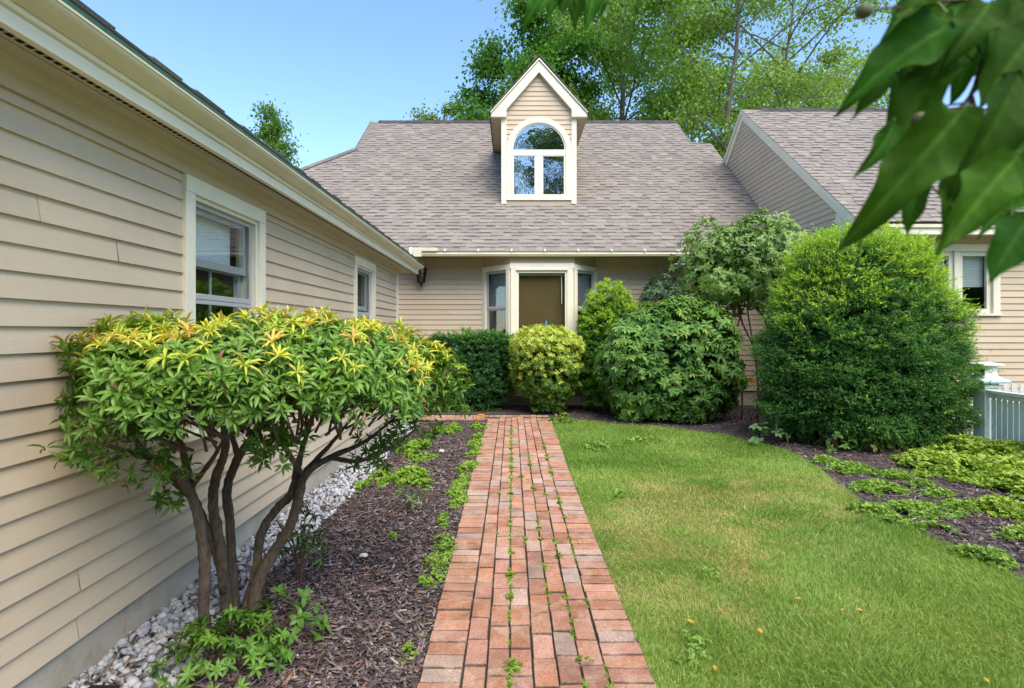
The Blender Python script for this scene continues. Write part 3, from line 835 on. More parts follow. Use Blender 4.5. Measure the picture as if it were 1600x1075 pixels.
for sg in (-1, 1):
    pr = [(0, apex - .022), (sg * HWR, eav + .01), (sg * HWR, eav - .012 - .055), (sg * (HWD - .115), eav - .067), (sg * (HWD - .115), apex - vt - slD * (HWD - .115) ), (0, apex - vt)]
    b.prism(pr, DY - .115, DY - .03, lambda p, t: (DCX + p[0], t, p[1]))
b.build('rake_board', M['trim'], dor, bevel=.003)
b = MB()
for sg in (-1, 1):
    pr = [(0, apex + .02), (sg * (HWR + .02), eav + .035), (sg * (HWR + .02), eav + .002), (0, apex - .015)]
    b.prism(pr, DY - .145, DY - .116, lambda p, t: (DCX + p[0], t, p[1]))
b.build('rake_moulding', M['fascia'], dor)
b = MB()
for sg in (-1, 1):
    Lr = math.hypot(HWR + .05, slD * (HWR + .05)); ca, sa = (HWR + .05) / Lr, slD * (HWR + .05) / Lr
    def pl_d(u, s, n, sg=sg): return (DCX + sg * ((HWR + .05) - s * ca + n * sa), u, eav - .035 + .045 + s * sa + n * ca)
    def sp2(s): return (DY - .16, back(eav + s * sa) + .1)
    shingles(b, pl_d, Lr, sp2, mul=.75)
    z0_, z1_ = eav - .01, apex - .03
    b.poly([(DCX + sg * HWR, DY - .1, eav + .0), (DCX, DY - .1, apex - .03), (DCX, back(apex) + .1, apex - .03), (DCX + sg * HWR, back(eav) + .1, eav + .0)], (.10, .085, .07))
b.build('dormer_roof', M['shingle'], dor)
for sg in (-1, 1):
    b = MB(); a, c = sorted((DCX + sg * (HWD - .02), DCX + sg * (HWR + .0)))
    b.box(a, c, DY - .03, back(eav) + .1, eav - .066, eav - .052)
    a, c = sorted((DCX + sg * HWR, DCX + sg * (HWR + .02)))
    b.box(a, c, DY - .11, back(eav), eav - .075, eav + .012)
    b.build('dormer_soffit', M['frieze'], dor)
# arched window of the dormer
def arc(r, n=28): return [(r * math.cos(a), r * math.sin(a)) for a in np.linspace(0, math.pi, n)]
b = MB()
A, B = arc(wo_), arc(wr + .012)
for i in range(len(A) - 1):
    q = [A[i], A[i + 1], B[i + 1], B[i]]
    b.prism(q, DY - .036, DY + .03, lambda p, t: (wc + p[0], t, wz + p[1]))
for sg in (-1, 1):
    u0, u1 = sorted((sg * wo_, sg * (wr + .012))); b.fbox(frD, u0, u1, -.03, .036, dz(311), wz)
b.fbox(frD, -HWD + .113, HWD - .113, -.03, .045, dz(313), dz(309))
for sg in (-1, 1):
    u0, u1 = sorted((sg * wo_, sg * (HWD - .113))); b.fbox(frD, u0, u1, -.03, .020, dz(309), wz - .02)
awin = b.build('arched_window', M['trim'], dor)
b = MB()
A, B = arc(wr + .011), arc(wr - .022)
for i in range(len(A) - 1): b.prism([A[i], A[i + 1], B[i + 1], B[i]], DY - .016, DY + .03, lambda p, t: (wc + p[0], t, wz + .004 + p[1]))
b.fbox(frD, -wr - .011, wr + .011, -.03, .024, dz(243.5), wz + .004)
b.fbox(frD, -.055, .055, -.03, .022, dz(305), dz(243.5))
for sg in (-1, 1):
    for a, c in ((sg * .055, sg * .095), (sg * (wr + .011), sg * (wr - .035))):
        u0, u1 = sorted((a, c)); b.fbox(frD, u0, u1, -.03, .018, dz(305), dz(243.5))
    u0, u1 = sorted((sg * .095, sg * (wr - .035)))
    b.fbox(frD, u0, u1, -.03, .016, dz(305), dz(304.0)); b.fbox(frD, u0, u1, -.03, .016, dz(244.5), dz(243.5))
b.fbox(frD, -wr - .011, wr + .011, -.03, .026, dz(309), dz(305))
b.build('sash', M['wsash'], dor)
b = MB(); A = arc(wr - .021)
b.poly([(wc + x, DY + .004, wz + .004 + y) for x, y in A])
b.build('arch_pane', M['pane_up'], dor)
for sg in (-1, 1):
    u0, u1 = sorted((sg * .094, sg * (wr - .034))); b = MB()
    b.poly([(wc + u0, DY + .002, dz(304.5)), (wc + u1, DY + .002 + .004 * sg, dz(304.5)), (wc + u1, DY + .002 + .004 * sg, dz(244)), (wc + u0, DY + .002, dz(244))])
    b.build('casement_pane', M['pane_up'], dor)
b = MB(); room_box(b, frD, -HWD + .05, HWD - .05, -.6, -.04, zb + .05, eav + .1); b.build('interior', M['room'], dor)
b = MB(); b.fbox(frD, -HWD + .113, HWD - .113, -.06, .012, zb - .08, dz(313)); b.build('sill_flashing', M['frieze'], dor)
b = MB()
for i in range(24):
    u0, u1 = -.52 + i * .012, -.52 + (i + 1) * .012
    n0, n1 = -.16 + .02 * math.sin(i * 1.4), -.16 + .02 * math.sin((i + 1) * 1.4)
    b.poly([(wc + u0, DY - n0, dz(305)), (wc + u1, DY - n1, dz(305)), (wc + u1, DY - n1, dz(240)), (wc + u0, DY - n0, dz(240))])
b.build('curtain', M['curtain'], dor, smooth=True)

# ------------------------------------------------------------------ right house
rh = thing('house', 'beige house with a side gable and double casement window, behind the picket fence', 'building', (9, 12, 0))
RY, RE, RRD = 8.9, 8.55, 13.0
zRE, zRR = EYE + 1.64, EYE + 5.07
slR = (zRR - zRE) / (RRD - RE)
frR = ((0, RY, 0), (1, 0, 0), (0, -1, 0))
wx0, wx1, wz0, wz1 = P(1427, 0, RY)[0], P(1560.6, 0, RY)[0], P(0, 493.5, RY)[2], P(0, 382, RY)[2]
RXE = 17.0
b = MB()
clap(b, frR, .3, 2.98, holes(GX + .06, RXE, [(wx0 + .05, wx1 - .05, wz0 + .03, wz1 - .03)]))
frG = ((GX, RY, 0), (0, 1, 0), (-1, 0, 0))
Dg = 2 * (RRD - RY)
def sp_g(z):
    if z < zRE + .1: return [(.03, Dg)]
    h = (zRR - .12 - z) / slR
    return [(max(.03, RRD - RY - h), min(Dg, RRD - RY + h))] if h > 0 else [(RRD - RY, RRD - RY)]
clap(b, frG, .3, zRR - .12, sp_g)
b.build('wall', M['siding'], rh)
b = MB(); b.box(GX + .02, wx0 + .04, RY + .004, RY + .05, -.2, 2.98); b.box(wx1 - .04, RXE, RY + .004, RY + .05, -.2, 2.98)
b.box(wx0 + .04, wx1 - .04, RY + .004, RY + .05, -.2, wz0 + .02); b.build('foundation', M['concrete'], rh)
b = MB(); b.box(GX - .02, GX + .09, RY - .022, RY + .06, .25, 2.98); b.build('corner_board', M['trim'], rh, bevel=.003)
thR = math.atan(slR)
def pl_r(u, s, n): return (u, RE + s * math.cos(thR) - n * math.sin(thR), zRE + .01 + s * math.sin(thR) + n * math.cos(thR))
b = MB(); shingles(b, pl_r, (RRD - RE) / math.cos(thR), lambda s: (GX - .09, RXE + .2), mul=1.06)
b.poly([(GX - .09, RRD, zRR), (RXE + .2, RRD, zRR), (RXE + .2, 2 * RRD - RE, zRE), (GX - .09, 2 * RRD - RE, zRE)], (.22, .19, .17))
b.build('roof', M['shingle'], rh)
b = MB(); x = GX + .35
while x < RXE:
    k = random.uniform(.8, 1.1); c = (.075 * k, .068 * k, .066 * k)
    b.poly([(x, RRD - .14, zRR - .075), (x + .25, RRD - .14, zRR - .085), (x + .25, RRD, zRR + .035), (x, RRD, zRR + .045)], c)
    b.poly([(x, RRD, zRR + .045), (x + .25, RRD, zRR + .035), (x + .25, RRD + .14, zRR - .085), (x, RRD + .14, zRR - .075)], c); x += .2
b.build('ridge_cap', M['ridge'], rh)
b = MB()
y1 = 2 * RRD - RE
for off, v0, v1, x0, x1 in ((0, -.03, -.235, GX - .045, GX - .0), (0, .004, -.075, GX - .085, GX - .046)):
    for (ya, za, yb, zb_) in ((RE, zRE, RRD, zRR), (y1, zRE, RRD, zRR)):
        b.prism([(ya, za + v0), (yb, zb_ + v0), (yb, zb_ + v1), (ya, za + v1)], x0, x1, lambda p, t: (t, p[0], p[1]))
b.build('rake_board', M['fascia'], rh)
b = MB(); b.prism([(RE - .0, 2.95), (RE - .0, zRE - .25 + .17), (RY + .36, zRE - .06 + slR * (RY + .36 - RE) - .2), (RY + .36, 2.95)], GX - .043, GX - .003, lambda p, t: (t, p[0], p[1]))
b.build('eave_return', M['trim'], rh)
b = MB(); b.box(GX - .04, RXE, RE + .02, RY + .03, 2.965, 2.985); b.build('soffit', M['soffit'], rh)
b = MB(); b.box(GX - .04, RXE, RE - .02, RE + .019, 2.955, 3.075); b.build('fascia', M['fascia'], rh)
b = MB(); b.box(GX - .05, RXE, RE - .05, RE - .021, 3.055, 3.105); b.build('drip_edge', M['gutter'], rh)
b = MB(); cs = .11
b.fbox(frR, wx0, wx0 + cs, -.02, .034, wz0 + .03, wz1 - cs); b.fbox(frR, wx1 - cs, wx1, -.02, .034, wz0 + .03, wz1 - cs); b.fbox(frR, wx0, wx1, -.02, .037, wz1 - cs, wz1)
b.fbox(frR, wx0 - .02, wx1 + .02, -.02, .05, wz0 - .0, wz0 + .03)
xm = P(1494, 0, RY)[0]; b.fbox(frR, xm - .04, xm + .04, -.02, .02, wz0 + .03, wz1 - cs)
win = b.build('window', M['trim'], rh, bevel=.003)
for a, c in ((wx0 + cs, xm - .04), (xm + .04, wx1 - cs)):
    b = MB()
    b.fbox(frR, a, a + .07, -.06, -.01, wz0 + .03, wz1 - cs); b.fbox(frR, c - .07, c, -.06, -.01, wz0 + .03, wz1 - cs)
    b.fbox(frR, a + .07, c - .07, -.06, -.01, wz0 + .03, wz0 + .11); b.fbox(frR, a + .07, c - .07, -.06, -.01, wz1 - cs - .07, wz1 - cs)
    b.build('sash', M['wsash'], win, bevel=.003)
    b = MB(); b.fbox(frR, a + .07, c - .07, -.04, -.035, wz0 + .11, wz1 - cs - .07); b.build('pane', M['pane'], win)
    b = MB(); z = wz1 - cs - .05
    while z > wz0 + .48:
        b.poly([(a + .05, RY + .10, z), (c - .05, RY + .10, z), (c - .05, RY + .108, z - .021), (a + .05, RY + .108, z - .021)]); z -= .024
    b.build('blind', M['blind'], win)
b = MB(); room_box(b, frR, wx0, wx1, -.8, -.065, wz0 - .1, wz1); b.build('interior', M['room'], win)

# ------------------------------------------------------------------ wall lantern and small things
lx, ly = P(660, 0, MY)[0], MY - .02
lz = P(0, 432, MY)[2]
lan = thing('wall_lantern', 'dark bronze carriage lantern on the shaded house wall beside the wing eave', 'lamp', (lx, ly, lz))
b = MB(); b.lathe((lx, ly - .13, lz - .20), [(.005, 0), (.02, .02), (.04, .05), (.070, .06)], 8); b.lathe((lx, ly - .13, lz + .13), [(.122, 0), (.10, .035), (.045, .085), (.018, .10), (.022, .13), (.004, .15)], 8)
for k in range(8):
    a = math.pi / 4 * k; b.tube([(lx + .066 * math.cos(a), ly - .13 + .066 * math.sin(a), lz - .14), (lx + .105 * math.cos(a), ly - .13 + .105 * math.sin(a), lz + .135)], .010, 5, smooth=1)
b.build('cage', M['bronze'], lan)
b = MB(); b.lathe((lx, ly - .13, lz - .135), [(.058, 0), (.096, .262)], 8); b.build('lamp_glass', M['lampglass'], lan)
b = MB(); b.box(lx - .045, lx + .045, ly - .006, ly + .006, lz - .1, lz + .12); b.build('backplate', M['bronze'], lan, bevel=.004)
b = MB(); b.tube([(lx, ly - .004, lz + .02), (lx, ly - .04, lz - .06), (lx, ly - .09, lz - .21), (lx, ly - .13, lz - .20)], .010, 7); b.tube([(lx, ly - .004, lz + .1), (lx, ly - .06, lz + .24), (lx, ly - .12, lz + .26)], .009, 7); b.build('bracket_arm', M['bronze'], lan)

bxp = P(853, 0, BY + .07)[0]
fg = thing('figurine', 'small blue glazed bird figurine on the bay window sill', 'figurine', (bxp, BY + .07, bz0))
b = MB(); zf = P(0, 513, BY)[2]
b.lathe((bxp, BY + .07, bz0 + .05), [(.035, 0), (.028, .1), (.022, zf - bz0 - .08), (.05, zf - bz0 - .03), (.055, zf - bz0), (.03, zf - bz0 + .05), (.022, zf - bz0 + .07), (.012, zf - bz0 + .10), (.003, zf - bz0 + .11)], 12)
b.build('body', M['blue'], fg, smooth=True)

ox, oy = G(750, 659)
b = MB(); b.tube([(ox - .03, oy, .0), (ox - .02, oy, .07), (ox - .05, oy, .09), (ox - .02, oy, .115), (ox + .05, oy, .115), (ox + .065, oy, .09), (ox + .02, oy, .03)], .009, 7)
props(b.build('stake_loop', M['orange'], smooth=True), 'bent orange plastic loop at the far left end of the brick path', 'garden stake')
b = MB(); cx, cy = G(150, 1118); b.box(cx - .05, cx + .05, cy - .04, cy + .045, .0, .075); b.box(cx - .06, cx + .06, cy - .05, cy + .055, .076, .088)
props(b.build('drain_box', M['dark'], bevel=.006), 'small black box sitting on the white pebbles against the wing foundation', 'drain')

# ------------------------------------------------------------------ fence
fn = thing('fence', 'low pale green fence run of boards with a capped square post, beside the big yew', 'fence', (5.86, 6.9, 0))
PX, PY_ = 5.90, 7.05
b = MB(); b.box(PX - .09, PX + .09, PY_ - .09, PY_ + .09, -.05, .86)
post = b.build('post', M['fence'], fn, bevel=.004)
b = MB(); b.box(PX - .11, PX + .11, PY_ - .11, PY_ + .11, .80, .835); b.build('collar', M['fence'], post, bevel=.004)
b = MB(); b.box(PX - .165, PX + .165, PY_ - .165, PY_ + .165, .861, .876); b.build('cap_band', M['fence_band'], post, bevel=.003)
b = MB()
def sq(h, z): return [(PX - h, PY_ - h, z), (PX + h, PY_ - h, z), (PX + h, PY_ + h, z), (PX - h, PY_ + h, z)]
lev = [(.168, .877), (.168, .892), (.12, .915), (.085, .945), (.077, .96), (.077, 1.06), (.125, 1.075), (.125, 1.092), (.03, 1.115)]
V = [p for h, z in lev for p in sq(h, z)]; n = len(lev)
b.mesh(V, [(i * 4 + k, i * 4 + (k + 1) % 4, (i + 1) * 4 + (k + 1) % 4, (i + 1) * 4 + k) for i in range(n - 1) for k in range(4)] + [(0, 3, 2, 1), tuple(range(4 * n - 4, 4 * n))])
b.build('cap', M['fence_cap'], post)
y = PY_ - .10
b = MB(); b.box(PX - .085, PX - .015, 1.5, y, .735, .775); b.box(PX - .06, PX - .02, 1.5, y, .68, .735); b.build('top_rail', M['fence_cap'], fn, bevel=.004)
b = MB(); b.box(PX - .06, PX - .02, 1.5, y, .06, .13); b.build('bottom_rail', M['fence'], fn)
k = 0
while y > 3.2:
    b = MB(); b.prism([(y - .074, .10), (y - .006, .10), (y - .006, .665), (y - .022, .70), (y - .058, .70), (y - .074, .665)], PX - .045 + .018, PX - .045 + .036, lambda p, t: (t, p[0], p[1]))
    b.build('board', M['fence'], fn, bevel=.002); y -= .078; k += 1
pk = thing('fence', 'white round topped picket fence behind the capped post, running in front of the right house', 'fence', (6.6, 7.5, 0))
pa, pb = np.array(P(1490, 0, 7.75)[:2]), np.array(P(1700, 0, 7.25)[:2])
du = (pb - pa); Lp = np.linalg.norm(du); du /= Lp; nu = np.array((du[1], -du[0]))
frP = ((pa[0], pa[1], 0), (du[0], du[1], 0), (nu[0], nu[1], 0))
b = MB(); b.fbox(frP, 0, Lp, -.05, -.012, .55, .63); b.fbox(frP, 0, Lp, -.05, -.012, .15, .23); b.build('rail', M['fence_cap'], pk)
u = .02
while u < Lp - .05:
    w_ = .058
    pr = [(u, .05), (u + w_, .05), (u + w_, .77)] + [(u + w_ / 2 + w_ / 2 * math.cos(a), .77 + .03 * math.sin(a)) for a in np.linspace(.3, 2.84, 6)] + [(u, .77)]
    b = MB(); b.prism(pr, -.011, .009, lambda p, t: (frP[0][0] + du[0] * p[0] + nu[0] * t, frP[0][1] + du[1] * p[0] + nu[1] * t, p[1]))
    b.build('picket', M['fence_cap'], pk); u += .088

exec_order = 'vegetation'
# ------------------------------------------------------------------ mulch chips, pebbles
def scatter_poly(n, poly, dens=None):
    poly = np.array(poly); lo, hi = poly.min(0), poly.max(0); out = []
    while sum(map(len, out)) < n:
        p = rng.uniform(lo, hi, (n * 2, 2)); inside = np.zeros(len(p), bool)
        j = len(poly) - 1
        for i in range(len(poly)):
            a, c = poly[i], poly[j]
            cond = ((a[1] > p[:, 1]) != (c[1] > p[:, 1])) & (p[:, 0] < (c[0] - a[0]) * (p[:, 1] - a[1]) / (c[1] - a[1] + 1e-12) + a[0])
            inside ^= cond; j = i
        p = p[inside]
        if dens is not None: p = p[rng.random(len(p)) < dens(p)]
        out.append(p)
    return np.concatenate(out)[:n]
def chips(name, poly, n, near):
    p = scatter_poly(n, poly, lambda q: np.clip((near / np.maximum(q[:, 1], near)) ** 1.4, .08, 1))
    m = len(p); a = rng.uniform(0, 6.28, m); tl = rng.normal(0, .22, m)
    ax = np.stack([np.cos(a) * np.cos(tl), np.sin(a) * np.cos(tl), np.sin(tl)], 1)
    up = unit(np.array((0, 0, 1.)) + rng.normal(0, .35, (m, 3)))
    pal = np.array([(.125, .092, .09), (.17, .13, .125), (.085, .064, .064), (.23, .18, .17), (.33, .28, .26), (.05, .036, .034), (.24, .13, .08)])
    c = pal[rng.choice(len(pal), m, p=(.25, .22, .2, .13, .05, .1, .05))] * rng.uniform(.8, 1.2, (m, 1))
    L = rng.gamma(3, .012, m) + .012
    pos = np.stack([p[:, 0], p[:, 1], rng.uniform(.002, .022, m)], 1)
    o = instance(name, T_CHIP, pos, ax, up, L, rng.uniform(.005, .014, m), c, M['chip'], thick=rng.uniform(.002, .006, m))
    return props(o, kind='stuff')
props(chips('bark_chips', [(-1.60, 1.0), (-.41, 1.0), (-.41, 9.3), (-1.56, 9.3)], 21000, 2.6), 'shredded dark bark mulch between white gravel and brick path', 'mulch')
props(chips('bark_chips', bed_edge[:13] + [(6.5, 3.3), (6.5, 9.0), (5.3, 9.0), (5.2, 11.2), (.5, 11.2)], 12000, 4.0), 'shredded bark mulch in the shrub bed right of the lawn', 'mulch')
props(chips('bark_chips', [(-1.84, 1.2), (-1.45, 1.2), (-1.5, 8.5), (-1.84, 8.5)], 420, 2.2), 'stray bark chips lying over the white pebble strip', 'mulch').location.z = .03
def pebbles(name, n, poly):
    p = scatter_poly(n, poly, lambda q: np.clip((2.4 / np.maximum(q[:, 1], 2.4)) ** .9, .12, 1))
    m = len(p); L = np.clip(rng.gamma(5, .0048, m) + .007, .01, .06)
    pal = np.array([(.62, .63, .66), (.50, .52, .56), (.70, .70, .71), (.38, .40, .44), (.58, .54, .50), (.30, .29, .29)])
    c = pal[rng.choice(6, m, p=(.32, .22, .24, .1, .08, .04))] * rng.uniform(.55, .80, (m, 1))
    o = instance(name, T_PEB, np.stack([p[:, 0], p[:, 1], L * .2 + rng.uniform(0, .022, m)], 1), rand_dir(m), rand_dir(m), L, L * rng.uniform(.6, .95, m), c, M['pebble'], smooth=True, thick=L * rng.uniform(.5, .8, m))
    return props(o, 'white and grey marble pebbles in a strip along the wing foundation', 'gravel', kind='stuff')
pebbles('gravel', 5200, [(-1.85, 1.4), (-1.44, 1.4), (-1.42, 2.6), (-1.49, 3.4), (-1.45, 5.2), (-1.50, 9.3), (-1.85, 9.3)])

# ------------------------------------------------------------------ grass
lawn_poly = [(.605, 1.2), (.60, 5.5), (.63, 9.3)] + bed_edge[:13] + [(3.3, 2.2), (3.3, 1.2)]
dry = [(G(1010, 870), .32), (G(990, 930), .25), (G(1130, 800), .5), (G(1290, 800), .35), (G(1180, 880), .4), (G(1060, 820), .45), (G(960, 815), .3), (G(1300, 760), .3), (G(1150, 760), .5), (G(1100, 940), .25), (G(1070, 770), .4), (G(1010, 800), .3)]
def grass(name, n, near):
    p = scatter_poly(n, lawn_poly, lambda q: np.clip((near / np.maximum(q[:, 1], near)) ** 1.25, .05, 1))
    m = len(p); q3 = np.stack([p[:, 0], p[:, 1], np.zeros(m)], 1)
    dr = np.zeros(m)
    for (c, r) in dry: dr += np.exp(-(((p[:, 0] - c[0]) / r) ** 2 + ((p[:, 1] - c[1]) / (r * 1.3)) ** 2))
    dr = np.clip(dr * (vnoise(q3 * 5) * 1.5) * .85 + .55 * (vnoise(q3 * 2.1 + 40) - .55) + .5 * (vnoise(q3 * 9 + 9) - .5), 0, 1)
    g1, g2, gd = np.array((.16, .285, .052)), np.array((.325, .43, .115)), np.array((.54, .46, .21))
    k = np.clip(vnoise(q3 * 1.4 + 3) * .9 + .35 * rng.normal(size=m) * .5, 0, 1)[:, None]
    c = g1 * (1 - k) + g2 * k
    isdry = rng.random(m) < dr * .78
    c[isdry] = gd * rng.uniform(.6, 1.15, (isdry.sum(), 1))
    c *= rng.uniform(.8, 1.2, (m, 1))
    tall = .6 + .8 * vnoise(q3 * 1.9 + 20)
    L = rng.gamma(6, .0045, m) * tall + .010
    L[isdry] *= .6
    flow = np.stack([vnoise(q3 * 2.2 + 77) - .5, vnoise(q3 * 2.2 + 99) - .5, np.zeros(m)], 1) * 1.5
    ax = unit(rng.normal(0, .55, (m, 3)) * (1, 1, .1) + flow + (0, 0, .85))
    up = unit(rng.normal(size=(m, 3)))
    o = instance(name, T_BLADE, q3 + (0, 0, -.006), ax, up, L, rng.uniform(.0022, .0042, m) * np.clip(p[:, 1] / 3.5, 1, 2.2), c, M['leaf'])
    return props(o, 'short lawn grass with dry straw patches between the brick path and the shrub bed', 'grass', kind='stuff')
grass('grass', 340000, 2.6)
GRASS_DONE = 1

# ------------------------------------------------------------------ leafy patches
def patch(centres, n, leaf=(.012, .022), nl=5, h=.05, col=((.12, .22, .035), (.20, .30, .05)), tm=T_DIAMOND, thr=.38):
    P_, C_ = [], []
    wsum = sum(c[1] * c[2] for c in centres)
    for (c, rx, ry, hh) in [(c[0], c[1], c[2], c[3] if len(c) > 3 else h) for c in centres]:
        m = max(6, int(n * rx * ry / wsum)); a = rng.uniform(0, 6.28, m); r = np.sqrt(rng.random(m)) * (.55 + .95 * vnoise(np.stack([np.cos(a) * 2.5, np.sin(a) * 2.5, a * 0 + c[0] * 9], 1)))
        x, y = c[0] + rx * r * np.cos(a), c[1] + ry * r * np.sin(a)
        kp = vnoise(np.stack([x * 9, y * 6, x * 0 + 5], 1)) > thr; x, y, r, a = x[kp], y[kp], r[kp], a[kp]; m = len(x)
        z = hh * np.clip(1.05 - r ** 2, .12, 1) * rng.uniform(.25, 1.15, m) + .006
        P_.append(np.stack([x, y, z], 1)); C_.append(np.clip(.5 + .5 * (z / (hh + .01)) - .3 + rng.normal(0, .2, m), 0, 1))
    P_ = np.concatenate(P_); k = np.concatenate(C_)[:, None]
    g = unit(rng.normal(0, .4, (len(P_), 3)) + (0, 0, 1))
    bp, ax, up, idx = rosettes(P_, g, nl, .25, .3)
    c = (np.array(col[0]) * (1 - k) + np.array(col[1]) * k)[idx] * rng.uniform(.82, 1.18, (len(idx), 1))
    L = rng.uniform(leaf[0], leaf[1], len(idx)) * (np.clip(bp[:, 1] / 4, .8, 1.5))
    return bp, ax, up, L, c
def cover(name, label, centres, n, cat='ground cover', **kw):
    bp, ax, up, L, c = patch(centres, n, **kw)
    return props(instance(name, T_BENT, bp, ax, up, L, L * .75, c, M['leaf']), label, cat, kind='stuff')
gl = lambda px, py, rx, ry, *h: (G(px, py), rx, ry, *h)
cover('ground_cover', 'bright green clover creeping over the mulch along the left edge of the brick path',
      [gl(742, 700, .10, .45), gl(728, 735, .10, .35), gl(712, 775, .09, .22), gl(700, 815, .09, .18), gl(692, 850, .085, .14), gl(684, 885, .04, .1), gl(640, 748, .20, .35, .09), gl(655, 705, .25, .6, .1),
       gl(700, 672, .22, .5, .08), gl(592, 752, .12, .3, .08), gl(560, 765, .08, .2, .05), gl(745, 668, .10, .4), gl(660, 760, .12, .2), gl(676, 920, .035, .06), gl(640, 1030, .05, .05), gl(615, 840, .04, .05, .03), gl(545, 862, .04, .04, .05), gl(664, 985, .03, .08)] + [((-.45 - .10 * random.random() ** 2, y_ + random.uniform(-.2, .2)), random.uniform(.03, .13), random.uniform(.06, .24), random.uniform(.02, .055)) for y_ in np.arange(3.0, 9.2, .26) if random.random() < .8],
      9500, thr=.44, col=((.14, .27, .035), (.28, .42, .065)), leaf=(.012, .022))
cover('ground_cover', 'yellow green leafy ground cover spreading in front of the pale fence',
      [gl(1480, 735, .45, .5, .16), gl(1560, 745, .5, .45, .17), gl(1620, 770, .4, .45, .15), gl(1510, 712, .5, .35, .2), gl(1580, 722, .5, .4, .2), gl(1650, 740, .5, .5, .2), gl(1570, 800, .22, .25, .1), gl(1440, 722, .2, .22, .12), gl(1640, 815, .3, .3, .1)],
      12000, col=((.20, .33, .045), (.36, .47, .085)), thr=.24, leaf=(.018, .032), cat='ground cover')
cover('ground_cover', 'light green weeds in patches on the mulch between the lawn and the yellow ground cover',
      [gl(1330, 735, .25, .2, .06), gl(1372, 765, .24, .2, .06), gl(1430, 800, .26, .2, .06), gl(1500, 795, .16, .14, .05), gl(1400, 745, .15, .15, .05), gl(1360, 800, .16, .14, .05), gl(1470, 775, .13, .12), gl(1555, 880, .12, .12, .08), gl(1590, 840, .16, .14, .06), gl(1290, 722, .14, .12), gl(1440, 760, .12, .1), gl(1520, 870, .12, .12, .06), gl(1460, 830, .14, .12, .05), gl(1400, 818, .12, .1, .05)],
      7000, thr=.25, col=((.15, .28, .05), (.29, .42, .085)), leaf=(.013, .026))
cover('ground_cover', 'low bright green weed clump at the right far corner of the brick path',
      [gl(878, 660, .22, .18, .13), gl(705, 642, .5, .2, .06), gl(760, 641, .25, .15, .05), gl(908, 652, .1, .1, .1)], 1000, col=((.13, .24, .04), (.22, .34, .07)), leaf=(.016, .03))
cover('ground_cover', 'broad leaved weeds growing through the lawn grass near the path',
      [gl(1040, 1040, .16, .14, .035), gl(1075, 1010, .12, .12, .035), gl(1000, 1000, .06, .12, .03), gl(1120, 900, .1, .1, .03), gl(930, 700, .2, .25, .04), gl(1010, 690, .3, .25, .04), gl(1200, 880, .08, .08, .03), gl(955, 770, .1, .2, .03), gl(1330, 900, .1, .08, .03)],
      800, thr=.5, col=((.15, .29, .05), (.28, .42, .10)), leaf=(.014, .028), tm=T_BENT)
# weeds in the brick joints
jc = []
for jx, dens, lst in ((-.011, 1.0, (2.3, 9)), (.302, .45, (2.2, 6.5)), (.410, .55, (2.2, 7.5)), (.198, .4, (3, 7)), (-.112, .12, (3, 8)), (.094, .12, (4, 8))):
    y = lst[0]
    while y < lst[1]:
        if random.random() < dens * .75: jc.append(((jx + random.uniform(-.004, .004), y), random.uniform(.006, .02), random.uniform(.02, .08), random.uniform(.012, .03)))
        y += random.uniform(.06, .2)
for px, py, r in ((800, 1050, .05), (795, 940, .03), (797, 905, .035), (798, 870, .03), (886, 940, .02), (875, 875, .03), (905, 1040, .02), (920, 1040, .02)):
    jc.append((G(px, py), r, r * 1.2, .035))
cover('ground_cover', 'small weeds and moss sprouting in the joints of the brick path', jc, 2600, thr=.1, col=((.12, .22, .03), (.27, .38, .06)), leaf=(.010, .022), nl=5)

# lawn weeds: broader tufts near the path
def tuft(name, label, cat, base, n, L, wdt, col, spread=.8, group=None, mat=None):
    o_p = np.tile(np.array((base[0], base[1], .0)), (n, 1)) + rng.normal(0, .02, (n, 3)) * (1, 1, 0)
    ax = unit(rng.normal(0, spread, (n, 3)) * (1, 1, .2) + (0, 0, .7))
    c = np.array(col) * rng.uniform(.8, 1.2, (n, 1))
    return props(instance(name, T_BLADE, o_p, ax, unit(rng.normal(size=(n, 3))), rng.uniform(.5, 1.0, n) * L, wdt, c, mat or M['leaf']), label, cat, group)

